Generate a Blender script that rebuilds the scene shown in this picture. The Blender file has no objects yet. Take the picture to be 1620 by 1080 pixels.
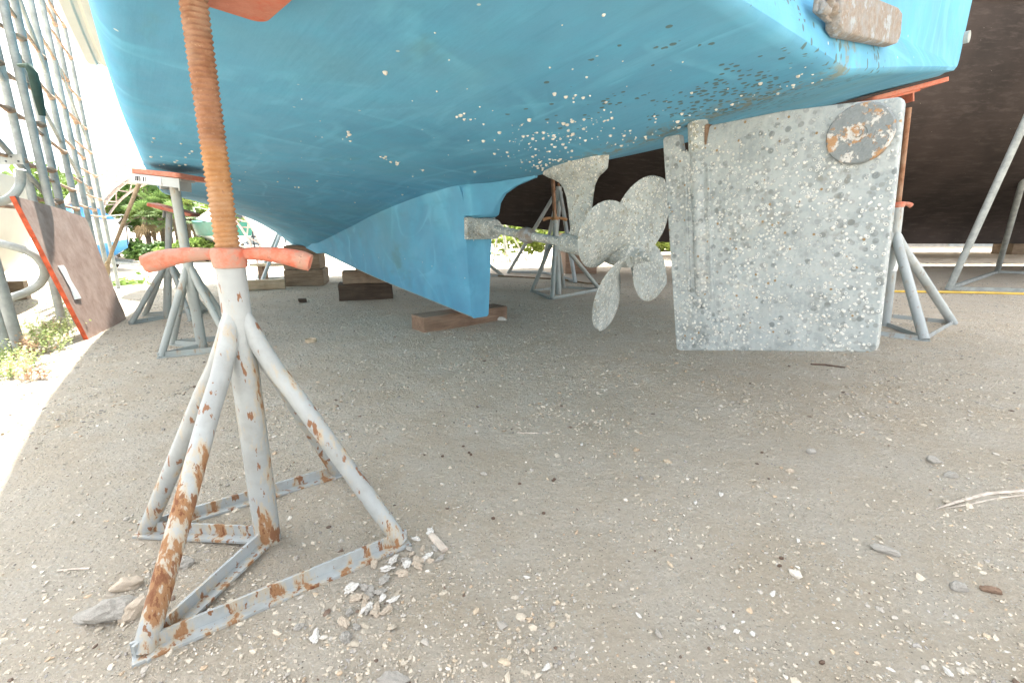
import bpy, bmesh, math, random
import numpy as np
from mathutils import Vector, Matrix, noise as mnoise
random.seed(7); rng = np.random.default_rng(11)
sc = bpy.context.scene
COL = sc.collection
R = math.radians
# ------------------------------------------------------------------ camera numbers
FPX, PITCH, CH = 720.0, R(13.9), 0.62           # focal length in photo pixels, pitch, lens height

def ray(x, y):
    u = (x-810)/FPX; v = -(y-540)/FPX
    return Vector((u, math.cos(PITCH)+v*math.sin(PITCH), -math.sin(PITCH)+v*math.cos(PITCH)))
def drop(x, y):
    d = -.66*x+.75*y
    return -.063*max(0.0, min(d-6, 18))
def und(x, y):
    if abs(x) > 9 or y > 12 or y < -4: return 0.0
    n = mnoise.noise(Vector((x*1.1, y*1.1, 3.7)))*.010+mnoise.noise(Vector((x*4.3, y*4.3, 1.2)))*.0045
    return n
def gz(x, y): return drop(x, y)+und(x, y)
def at_g(px, py):
    d = ray(px, py); t = .1
    c = Vector((0, 0, CH)); last = t
    while t < 200:
        p = c+d*t
        if p.z < drop(p.x, p.y): break
        last = t; t *= 1.02
    lo, hi = last, t
    for _ in range(40):
        m = (lo+hi)/2; p = c+d*m
        if p.z < drop(p.x, p.y): hi = m
        else: lo = m
    return c+d*lo
def at_Y(px, py, Y):
    d = ray(px, py); return Vector((0, 0, CH))+d*(Y/d.y)
def at_D(px, py, X0, Y0, nx, ny):
    d = ray(px, py); t = (X0*nx+Y0*ny)/(d.x*nx+d.y*ny)
    return Vector((0, 0, CH))+d*t

# ------------------------------------------------------------------ mesh builder
class MB:
    def __init__(s): s.v = []; s.f = []; s.m = []; s.mi = 0
    def add(s, vs, fs):
        o = len(s.v); s.v.extend([tuple(v) for v in vs]); s.f.extend([tuple(i+o for i in f) for f in fs])
        s.m.extend([s.mi]*len(fs)); return s
    def box(s, c, size, rot=None):
        hx, hy, hz = size[0]/2, size[1]/2, size[2]/2
        vs = [Vector((x, y, z)) for x in (-hx, hx) for y in (-hy, hy) for z in (-hz, hz)]
        if rot is not None: vs = [rot @ v for v in vs]
        vs = [v+Vector(c) for v in vs]
        return s.add(vs, [(0, 1, 3, 2), (4, 6, 7, 5), (0, 4, 5, 1), (2, 3, 7, 6), (0, 2, 6, 4), (1, 5, 7, 3)])
    def bar(s, a, b, w, h, up=(0, 0, 1)):
        a = Vector(a); b = Vector(b); d = (b-a); L = d.length; d.normalize()
        u = Vector(up); sx = d.cross(u)
        if sx.length < 1e-4: sx = d.cross(Vector((1, 0, 0)))
        sx.normalize(); uu = sx.cross(d).normalized()
        vs = []
        for p in (a, b):
            for q in ((-1, -1), (1, -1), (1, 1), (-1, 1)): vs.append(p+sx*q[0]*w/2+uu*q[1]*h/2)
        return s.add(vs, [(0, 1, 2, 3), (7, 6, 5, 4), (0, 4, 5, 1), (1, 5, 6, 2), (2, 6, 7, 3), (3, 7, 4, 0)])
    def tube(s, pts, r, n=16, cap=True, flat=None):
        pts = [Vector(p) for p in pts]; k = len(pts)
        rs = r if isinstance(r, (list, tuple)) else [r]*k
        d0 = (pts[1]-pts[0]).normalized()
        up = Vector((0, 0, 1)) if abs(d0.z) < .9 else Vector((1, 0, 0))
        sx = d0.cross(up).normalized(); vs = []; fs = []
        for i, p in enumerate(pts):
            if i == 0: d = d0
            elif i == k-1: d = (pts[i]-pts[i-1]).normalized()
            else: d = ((pts[i]-pts[i-1]).normalized()+(pts[i+1]-pts[i]).normalized()).normalized()
            sx = (sx-d*sx.dot(d)).normalized(); sy = d.cross(sx)
            fl = (1, 1) if flat is None else flat[i]
            for j in range(n):
                a = 2*math.pi*j/n
                vs.append(p+sx*math.cos(a)*rs[i]*fl[0]+sy*math.sin(a)*rs[i]*fl[1])
        for i in range(k-1):
            for j in range(n):
                fs.append((i*n+j, i*n+(j+1) % n, (i+1)*n+(j+1) % n, (i+1)*n+j))
        if cap: fs.append(tuple(range(n-1, -1, -1))); fs.append(tuple((k-1)*n+j for j in range(n)))
        return s.add(vs, fs)
    def lathe(s, prof, n=24, c=(0, 0, 0), mat=None):
        vs = []; fs = []
        for r, z in prof:
            for j in range(n):
                a = 2*math.pi*j/n; v = Vector((r*math.cos(a), r*math.sin(a), z))
                if mat is not None: v = mat @ v
                vs.append(v+Vector(c))
        for i in range(len(prof)-1):
            for j in range(n): fs.append((i*n+j, i*n+(j+1) % n, (i+1)*n+(j+1) % n, (i+1)*n+j))
        fs.append(tuple(range(n-1, -1, -1))); fs.append(tuple((len(prof)-1)*n+j for j in range(n)))
        return s.add(vs, fs)
    def loft(s, rings, close=True, cap0=False, cap1=False):
        n = len(rings[0]); vs = [p for r in rings for p in r]; fs = []
        for i in range(len(rings)-1):
            for j in range(n if close else n-1):
                fs.append((i*n+j, i*n+(j+1) % n, (i+1)*n+(j+1) % n, (i+1)*n+j))
        if cap0: fs.append(tuple(range(n-1, -1, -1)))
        if cap1: fs.append(tuple((len(rings)-1)*n+j for j in range(n)))
        return s.add(vs, fs)
    def build(s, name, mat, parent=None, smooth=False, bevel=0, angle=40, loc=None):
        me = bpy.data.meshes.new(name); me.from_pydata(s.v, [], s.f); me.update()
        mats = mat if isinstance(mat, (list, tuple)) else [mat]
        for m in mats: me.materials.append(m)
        if len(mats) > 1: me.polygons.foreach_set('material_index', s.m)
        bm = bmesh.new(); bm.from_mesh(me); bmesh.ops.recalc_face_normals(bm, faces=bm.faces); bm.to_mesh(me); bm.free()
        o = bpy.data.objects.new(name, me); COL.objects.link(o)
        if parent is not None: o.parent = parent
        if loc is not None: o.location = loc
        if smooth:
            me.polygons.foreach_set('use_smooth', [True]*len(me.polygons))
            me.set_sharp_from_angle(angle=R(angle))
        if bevel:
            b = o.modifiers.new('bevel', 'BEVEL'); b.width = bevel; b.segments = 2; b.limit_method = 'ANGLE'
        return o

def tag(o, label=None, cat=None, group=None, kind=None):
    if label: o['label'] = label
    if cat: o['category'] = cat
    if group: o['group'] = group
    if kind: o['kind'] = kind
    return o
def empty(name, loc, label, cat, group=None, rz=0.0):
    o = bpy.data.objects.new(name, None); COL.objects.link(o); o.location = loc
    o.rotation_euler = (0, 0, rz); o.empty_display_size = .1
    return tag(o, label, cat, group)
def copy_tree(o, parent=None):
    c = o.copy(); COL.objects.link(c); c.parent = parent
    for ch in [q for q in o.children]: copy_tree(ch, c)
    return c
def instance(o, loc, rot, scale, parent=None):
    c = o.copy(); COL.objects.link(c); c.parent = parent
    c.location = loc; c.rotation_euler = rot; c.scale = scale
    return c

# ------------------------------------------------------------------ materials
class NT:
    def __init__(s, name, rough=.6, metal=0.0, spec=.4):
        s.mat = bpy.data.materials.new(name); s.mat.use_nodes = True
        s.t = s.mat.node_tree; s.n = s.t.nodes; s.l = s.t.links
        s.b = s.n['Principled BSDF']
        s.b.inputs['Roughness'].default_value = rough; s.b.inputs['Metallic'].default_value = metal
        s.b.inputs['Specular IOR Level'].default_value = spec
        s.tc = s.n.new('ShaderNodeTexCoord')
        s.co = s.tc.outputs['Object']
    def _in(s, sock, v):
        if hasattr(v, 'is_output') or isinstance(v, bpy.types.NodeSocket): s.l.new(v, sock)
        elif isinstance(v, (tuple, list)):
            sock.default_value = tuple(v) if len(v) == 4 or sock.type == 'VECTOR' else (*v, 1)
        else: sock.default_value = v
    def scale(s, sx, sy, sz, rot=(0, 0, 0), co=None):
        m = s.n.new('ShaderNodeMapping'); s.l.new(co or s.co, m.inputs['Vector'])
        m.inputs['Scale'].default_value = (sx, sy, sz); m.inputs['Rotation'].default_value = rot
        return m.outputs[0]
    def noise(s, sc_, det=4, ro=.55, co=None, dist=0.0):
        q = s.n.new('ShaderNodeTexNoise'); s.l.new(co or s.co, q.inputs['Vector'])
        q.inputs['Scale'].default_value = sc_; q.inputs['Detail'].default_value = det
        q.inputs['Roughness'].default_value = ro; q.inputs['Distortion'].default_value = dist
        return q.outputs['Fac']
    def vor(s, sc_, co=None, feat='F1', rnd=1.0):
        q = s.n.new('ShaderNodeTexVoronoi'); s.l.new(co or s.co, q.inputs['Vector']); q.feature = feat
        q.inputs['Scale'].default_value = sc_; q.inputs['Randomness'].default_value = rnd
        if feat == 'DISTANCE_TO_EDGE': return q.outputs['Distance'], None
        return q.outputs['Distance'], s.sep(q.outputs['Color'])
    def sep(s, c):
        q = s.n.new('ShaderNodeSeparateColor'); s.l.new(c, q.inputs[0]); return q.outputs
    def xyz(s, c=None):
        q = s.n.new('ShaderNodeSeparateXYZ'); s.l.new(c or s.co, q.inputs[0]); return q.outputs
    def math(s, op, a, b=0.0, c=None, clamp=False):
        q = s.n.new('ShaderNodeMath'); q.operation = op; q.use_clamp = clamp
        s._in(q.inputs[0], a); s._in(q.inputs[1], b)
        if c is not None: s._in(q.inputs[2], c)
        return q.outputs[0]
    def map(s, v, a, b, c=0.0, d=1.0, smooth=True):
        q = s.n.new('ShaderNodeMapRange'); q.interpolation_type = 'SMOOTHSTEP' if smooth else 'LINEAR'
        s._in(q.inputs['Value'], v)
        for k, x in zip(('From Min', 'From Max', 'To Min', 'To Max'), (a, b, c, d)): q.inputs[k].default_value = x
        return q.outputs[0]
    def mix(s, f, a, b, mode='MIX'):
        q = s.n.new('ShaderNodeMix'); q.data_type = 'RGBA'; q.blend_type = mode
        s._in(q.inputs[0], f); s._in(q.inputs[6], a); s._in(q.inputs[7], b)
        return q.outputs[2]
    def mul(s, a, b): return s.math('MULTIPLY', a, b)
    def attr(s, name):
        q = s.n.new('ShaderNodeAttribute'); q.attribute_name = name; return q.outputs['Color']
    def rnd(s):
        q = s.n.new('ShaderNodeObjectInfo'); return q.outputs['Random']
    def out(s, col=None, rough=None, bump=None, bstr=.5, bdist=.01, metal=None):
        if col is not None: s._in(s.b.inputs['Base Color'], col)
        if rough is not None: s._in(s.b.inputs['Roughness'], rough)
        if metal is not None: s._in(s.b.inputs['Metallic'], metal)
        if bump is not None:
            q = s.n.new('ShaderNodeBump'); q.inputs['Strength'].default_value = bstr
            q.inputs['Distance'].default_value = bdist; s.l.new(bump, q.inputs['Height'])
            s.l.new(q.outputs[0], s.b.inputs['Normal'])
        return s.mat

def simple(name, col, rough=.6, var=.15, sc_=8, metal=0.0, bump=0.0, bsc=60):
    t = NT(name, rough, metal)
    n = t.noise(sc_, 6, .6)
    c = t.mix(t.map(n, .3, .7), [x*(1-var) for x in col], [min(1, x*(1+var)) for x in col])
    return t.out(c, bump=t.noise(bsc, 4) if bump else None, bstr=bump, bdist=.004)

def m_ground():
    t = NT('crushed_shell_ground', .95, spec=.15)
    big = t.noise(.9, 5, .6); mid = t.noise(5, 6, .65); fine = t.noise(140, 4, .7); grit = t.noise(420, 2, .6)
    c = t.mix(t.map(big, .35, .65), (.63, .535, .41), (.69, .61, .495))
    c = t.mix(t.map(mid, .35, .68), c, (.70, .635, .535))
    c = t.mix(t.map(fine, .45, .75, 0, .45), c, (.44, .38, .305))
    d, r = t.vor(210)
    c = t.mix(t.mul(t.map(d, .40, .22), t.map(r[0], .72, .76)), c, (.74, .705, .64))
    c = t.mix(t.mul(t.map(d, .36, .2), t.map(r[1], .9, .93)), c, (.24, .2, .16))
    d2, r2 = t.vor(95)
    c = t.mix(t.mul(t.map(d2, .36, .22), t.map(r2[0], .80, .83)), c, (.68, .63, .55))
    h = t.math('ADD', t.mul(fine, .6), t.mul(grit, .35))
    h = t.math('ADD', h, t.mul(t.mul(t.map(d2, .45, .1), t.map(r2[0], .70, .73)), .5))
    h = t.math('ADD', h, t.mul(t.noise(38, 8, .75), 3.6))
    h = t.math('ADD', h, t.mul(t.noise(11, 6, .7), 2.6))
    return t.out(c, bump=h, bstr=1.0, bdist=.014)

def m_hull():
    t = NT('blue_antifouling', .75, spec=.2)
    x = t.xyz()
    big = t.noise(1.6, 4, .6, dist=.6); mid = t.noise(7, 5, .6)
    c = t.mix(t.map(big, .3, .7), (.092, .285, .45), (.125, .36, .545))
    c = t.mix(t.map(mid, .4, .75, 0, .35), c, (.105, .41, .61))
    # brushed swirls left by the pressure wash
    w = t.n.new('ShaderNodeTexWave'); w.inputs['Scale'].default_value = 1.3; w.inputs['Distortion'].default_value = 14
    w.inputs['Detail'].default_value = 3; w.inputs['Detail Scale'].default_value = .9; w.inputs['Detail Roughness'].default_value = .45
    t.l.new(t.scale(1, .55, 1), w.inputs['Vector'])
    c = t.mix(t.mul(t.map(w.outputs['Fac'], .86, 1.0, 0, .28), t.map(t.noise(2, 3), .4, .62)), c, (.17, .49, .70))
    for k_, (sx, sy, rz_) in enumerate(((.55, 1.7, .5), (1.9, .6, -.35), (.8, 1.2, 1.2))):
        sw = t.noise(1.15, 1, .4, co=t.scale(sx, sy, 1, (0, 0, rz_)), dist=.6)
        c = t.mix(t.mul(t.mul(t.map(sw, .47+.02*k_, .50+.02*k_), t.map(sw, .515+.02*k_, .503+.02*k_)), t.map(t.noise(4+k_, 3), .42, .62, 0, .38)), c, (.17, .49, .69))
    st = t.noise(60, 4, .6, co=t.scale(1, .06, .4))
    c = t.mix(t.map(st, .5, .8, 0, .4), c, (.095, .36, .54))
    ro = t.noise(11, 6, .75, co=t.scale(2.2, .25, 1, (0, 0, .35)))
    c = t.mix(t.map(ro, .5, .78, 0, .35), c, (.06, .235, .365))
    fs = t.noise(240, 3, .7)
    c = t.mix(t.map(fs, .58, .75, 0, .25), c, (.05, .19, .29))
    gm = t.noise(.8, 4, .65)
    c = t.mix(t.map(gm, .48, .7, 0, .4), c, (.12, .27, .33))
    # ochre slime stains
    sl = t.noise(2.6, 5, .6, co=t.scale(1.6, .7, 1)); sl2 = t.noise(1.1, 2)
    c = t.mix(t.mul(t.map(sl, .60, .72), t.map(sl2, .5, .66, 0, .6)), c, (.11, .23, .22))
    # pale primer flecks
    d, r = t.vor(26)
    c = t.mix(t.mul(t.map(d, .13, .08), t.map(r[0], .93, .94)), c, (.45, .55, .55))
    # olive barnacle scars round the stern, along the keel and at the transom's lower edge
    d3, r3 = t.vor(52, co=t.scale(1, 1, .6))
    reg = t.map(t.math('ABSOLUTE', t.math('ADD', x[0], .08)), .70, .05)
    reg = t.mul(reg, t.map(x[1], -.95, -1.45))
    lown = t.noise(4.5, 3)
    reg = t.mul(reg, t.map(lown, .40, .58))
    scar = t.mul(t.map(d3, .46, .36), t.math('GREATER_THAN', t.mul(reg, .95), r3[0]))
    c = t.mix(t.mul(scar, .85), c, (.09, .135, .12))
    band = t.mul(t.map(t.math('ABSOLUTE', x[0]), .16, .03), t.map(x[1], -.35, -.9))
    c = t.mix(t.mul(band, t.map(t.noise(24, 4, .7), .45, .62, 0, .85)), c, (.20, .235, .20))
    bb = t.math('ADD', t.mul(t.noise(40, 3), .4), t.mul(st, .3))
    return t.out(c, rough=t.map(mid, .3, .7, .65, .85), bump=bb, bstr=.2, bdist=.01)

def m_rudder():
    t = NT('barnacle_scarred_metal', .55, .15, .4)
    x = t.xyz()
    n = t.noise(9, 5, .65); n2 = t.noise(3.2, 3)
    c = t.mix(t.map(n, .3, .7), (.235, .278, .292), (.355, .405, .422))
    st = t.noise(50, 3, .6, co=t.scale(1, 1, .05))
    c = t.mix(t.map(st, .45, .75, 0, .5), c, (.40, .445, .465))
    c = t.mix(t.mul(t.map(t.noise(14, 5, .7), .55, .72, 0, .5), t.map(x[2], .95, .6)), c, (.46, .43, .35))
    d, r = t.vor(58); d2, r2 = t.vor(40, co=t.scale(1, 1, 1, (.3, .2, .9))); d3, r3 = t.vor(85, co=t.scale(1, 1, 1, (1.3, .7, .1)))
    low = t.mul(t.map(x[2], .93, .78, .25, 1), t.map(t.noise(5, 5, .65), .36, .56, .3, 1.0))
    m = t.mul(t.map(d2, .42, .30), t.math('GREATER_THAN', t.math('ADD', .22, t.mul(t.map(n2, .34, .60), .7)), r2[0]))
    c = t.mix(t.mul(m, t.map(r2[1], 0, 1, .35, .85)), c, (.12, .145, .152))
    m2 = t.mul(t.map(d, .44, .34), t.math('GREATER_THAN', r[0], .36))
    c = t.mix(t.mul(t.mul(m2, low), .7), c, (.185, .205, .20))
    gr = t.noise(26, 6, .75); gr2 = t.noise(5.5, 4, .6)
    c = t.mix(t.mul(t.mul(t.map(gr, .48, .64), t.map(gr2, .40, .60)), t.mul(low, .6)), c, (.22, .215, .185))
    c = t.mix(t.mul(t.map(gr, .56, .44), .3), c, (.44, .46, .455))
    ring = t.mul(t.mul(t.map(d3, .42, .36), t.map(d3, .16, .24)), t.math('GREATER_THAN', r3[0], .5))
    c = t.mix(t.mul(t.mul(ring, low), .85), c, (.64, .655, .635))
    wd = t.mul(t.map(d3, .38, .28), t.math('GREATER_THAN', r3[1], .78))
    c = t.mix(t.mul(wd, low), c, (.64, .65, .625))
    br = t.mul(t.map(d3, .4, .3), t.math('GREATER_THAN', r3[2], .965))
    c = t.mix(br, c, (.27, .19, .10))
    h = t.math('ADD', t.mul(ring, 1.0), t.math('ADD', t.mul(wd, 1.2), t.mul(t.noise(120, 3), .35)))
    return t.out(c, bump=h, bstr=.55, bdist=.005, rough=t.map(n, .3, .7, .5, .75))

def m_prop():
    t = NT('crusted_bronze', .7, 0, .3)
    n = t.noise(12, 5, .65)
    c = t.mix(t.map(n, .3, .7), (.24, .275, .275), (.385, .43, .43))
    d, r = t.vor(75); d2, r2 = t.vor(120, co=t.scale(1, 1, 1, (.4, .9, .2)))
    c = t.mix(t.mul(t.map(d, .45, .33), t.math('GREATER_THAN', r[0], .5)), c, (.25, .26, .22))
    ring = t.mul(t.mul(t.map(d, .46, .38), t.map(d, .2, .27)), t.math('GREATER_THAN', r[1], .55))
    c = t.mix(t.mul(ring, .9), c, (.70, .71, .67))
    wd = t.mul(t.map(d2, .42, .3), t.math('GREATER_THAN', r2[0], .8))
    c = t.mix(wd, c, (.70, .70, .64))
    c = t.mix(t.map(t.noise(16, 6, .72), .54, .70, 0, .75), c, (.225, .20, .13))
    st = t.noise(70, 3, .6, co=t.scale(1, .2, 1, (.8, .3, 0)))
    c = t.mix(t.map(st, .5, .75, 0, .35), c, (.62, .64, .62))
    h = t.math('ADD', t.mul(ring, .8), t.math('ADD', t.mul(wd, 1.0), t.mul(t.noise(90, 4), .7)))
    return t.out(c, bump=h, bstr=.75, bdist=.006)

def m_stand_paint(name, base, rustlow=.5, zr=(0, .45), amt=1.0, oscale=1.0, front=False):
    t = NT(name, .5, 0, .4)
    x = t.xyz()
    n = t.noise(6*oscale, 4); co = t.scale(1, 1, .3)
    c = t.mix(t.map(n, .3, .7), [q*.88 for q in base], [min(q*1.1, .9) for q in base])
    c = t.mix(t.map(t.noise(11*oscale, 7, .7), .42, .72, 0, .45*amt), c, [base[0]*.62, base[1]*.58, base[2]*.5])
    r1 = t.noise(20*oscale, 6, .68, co=co); r2 = t.noise(52*oscale, 4, .6, co=co)
    zg = t.map(x[2], zr[0], zr[1], rustlow, 0, False)
    if front: zg = t.math('ADD', zg, t.mul(t.mul(t.map(x[1], -.05, -.15), t.map(x[2], .36, .2)), t.map(x[2], .02, .05, 0, .62)))
    k = t.math('ADD', r1, t.mul(zg, .12))
    c = t.mix(t.map(k, .545, .63, 0, .7*amt), c, (.40, .335, .235))
    c = t.mix(t.map(k, .625, .665, 0, amt), c, (.27, .145, .07))
    k2 = t.math('ADD', r2, t.mul(zg, .06))
    c = t.mix(t.map(k2, .632, .657, 0, amt), c, (.19, .09, .045))
    c = t.mix(t.map(k, .70, .73, 0, amt), c, (.15, .06, .028))
    h = t.math('SUBTRACT', t.noise(70, 4), t.mul(t.map(k, .65, .69), .7))
    return t.out(c, rough=t.map(k, .6, .7, .5, .9), bump=h, bstr=.35, bdist=.003)

def m_rust():
    t = NT('rusty_screw_thread', .85, .1, .25)
    x = t.xyz(); n = t.noise(30, 6, .7); n2 = t.noise(160, 3, .7)
    lo = t.mix(t.map(n, .3, .7), (.29, .145, .06), (.42, .235, .115))
    hi = t.mix(t.map(n, .3, .7), (.20, .095, .05), (.33, .18, .11))
    c = t.mix(t.map(t.math('ADD', x[2], t.mul(n, .06)), .765, .80), lo, hi)
    c = t.mix(t.map(n2, .6, .75, 0, .6), c, (.50, .36, .25))
    c = t.mix(t.map(n, .58, .70, 0, .7), c, (.13, .06, .035))
    c = t.mix(t.map(t.noise(9, 4, .6), .42, .66, 0, .5), c, (.36, .27, .20))
    return t.out(c, bump=t.noise(220, 3, .7), bstr=.5, bdist=.002)

def m_orange(name='chipped_orange_paint', dirty=.6):
    t = NT(name, .6, 0, .35)
    n = t.noise(34, 6, .72); n2 = t.noise(90, 4, .7)
    c = t.mix(t.map(n, .3, .7), (.47, .11, .058), (.59, .195, .125))
    c = t.mix(t.map(t.math('ADD', t.mul(n, .5), t.mul(t.noise(9, 4), .5)), .41, .55, 0, dirty*1.35), c, (.30, .21, .16))
    c = t.mix(t.map(n2, .62, .68, 0, dirty), c, (.16, .10, .07))
    c = t.mix(t.map(t.noise(33, 4, .7), .63, .66, 0, dirty), c, (.70, .33, .24))
    return t.out(c, bump=n2, bstr=.4, bdist=.003)

def m_wood(name, a, b, ax=0):
    t = NT(name, .85, 0, .2)
    s = [9, 9, 9]; s[ax] = .8
    g = t.noise(6, 6, .7, co=t.scale(*s), dist=.5)
    g2 = t.noise(30, 4, .7, co=t.scale(*s)); n = t.noise(5, 4)
    c = t.mix(t.map(g, .3, .7), a, b)
    c = t.mix(t.map(g2, .55, .75, 0, .6), c, [q*.35 for q in a])
    c = t.mix(t.map(n, .5, .75, 0, .5), c, [q*.4 for q in a])
    return t.out(c, bump=t.math('ADD', g, t.mul(g2, .6)), bstr=.6, bdist=.006)

def m_ply():
    t = NT('weathered_plywood', .9, 0, .15)
    g = t.noise(22, 5, .7, co=t.scale(1, .5, .5)); n = t.noise(3.5, 4); f = t.noise(70, 4, .7, co=t.scale(1, .35, .6))
    c = t.mix(t.map(g, .3, .7), (.31, .21, .175), (.45, .33, .28))
    c = t.mix(t.map(n, .4, .7, 0, .45), c, (.43, .33, .285))
    c = t.mix(t.map(f, .55, .75, 0, .5), c, (.20, .125, .10))
    c = t.mix(t.map(t.noise(2.6, 2), .70, .76, 0, .8), c, (.16, .085, .04))
    return t.out(c, bump=f, bstr=.3, bdist=.003)

def m_black():
    t = NT('dark_bottom_paint', .75, 0, .25)
    n = t.noise(1.4, 5, .6); n2 = t.noise(22, 5, .7, co=t.scale(.25, 1, 1))
    c = t.mix(t.map(n, .3, .7), (.020, .0155, .0135), (.043, .032, .028))
    c = t.mix(t.map(n2, .46, .74, 0, .7), c, (.066, .052, .047))
    d, r = t.vor(30)
    c = t.mix(t.mul(t.map(d, .1, .05), t.map(r[0], .93, .95)), c, (.25, .22, .2))
    return t.out(c, bump=n2, bstr=.15, bdist=.01)

def m_galv():
    t = NT('dull_galvanised_pipe', .6, .1, .35)
    n = t.noise(12, 5, .65); f = t.noise(60, 3)
    c = t.mix(t.map(n, .3, .7), (.24, .26, .25), (.37, .395, .38))
    c = t.mix(t.map(f, .6, .75, 0, .4), c, (.42, .45, .44))
    c = t.mix(t.map(t.noise(9, 6, .7), .66, .72, 0, .5), c, (.22, .12, .06))
    return t.out(c, bump=f, bstr=.15, bdist=.002)

def m_leaf(name, a, b, tr=.3):
    t = NT(name, .6, 0, .3)
    c = t.mix(t.attr('tint'), a, b)
    t.out(c)
    t.b.inputs['Transmission Weight'].default_value = 0
    tb = t.n.new('ShaderNodeBsdfTranslucent'); t.l.new(c, tb.inputs['Color'])
    mx = t.n.new('ShaderNodeMixShader'); mx.inputs[0].default_value = tr
    o = t.n['Material Output']; t.l.new(t.b.outputs[0], mx.inputs[1]); t.l.new(tb.outputs[0], mx.inputs[2]); t.l.new(mx.outputs[0], o.inputs[0])
    return t.mat

def m_gravel():
    t = NT('shell_gravel', .85, 0, .25)
    c = t.mix(t.map(t.noise(300, 3), .3, .7, 0, .35), t.attr('tint'), (.22, .2, .17))
    return t.out(c, bump=t.noise(500, 3), bstr=.4, bdist=.001)

def m_anode():
    t = NT('corroded_zinc', .8, .1, .3)
    n = t.noise(30, 6, .72); n2 = t.noise(80, 4, .7)
    c = t.mix(t.map(n, .3, .65), (.27, .285, .29), (.24, .195, .155))
    c = t.mix(t.map(n2, .5, .7), c, (.33, .295, .26))
    c = t.mix(t.map(t.noise(13, 5, .7), .56, .62, 0, .9), c, (.33, .37, .40))
    c = t.mix(t.map(n, .66, .73, 0, .8), c, (.75, .73, .70))
    return t.out(c, bump=t.math('ADD', n, n2), bstr=.9, bdist=.008)
def m_disc():
    t = NT('corroded_disc_zinc', .8, .1, .3)
    n = t.noise(26, 6, .7); n2 = t.noise(30, 5, .7, co=t.scale(1, 1, 1, (.5, .2, .7)))
    c = t.mix(t.map(n, .3, .7), (.17, .195, .205), (.26, .29, .30))
    k = t.map(n, .50, .54)
    c = t.mix(t.mul(k, .85), c, (.56, .56, .54))
    c = t.mix(t.mul(k, t.map(n2, .47, .55)), c, (.36, .22, .12))
    return t.out(c, bump=t.math('ADD', k, t.noise(90, 4)), bstr=.7, bdist=.005)

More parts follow.
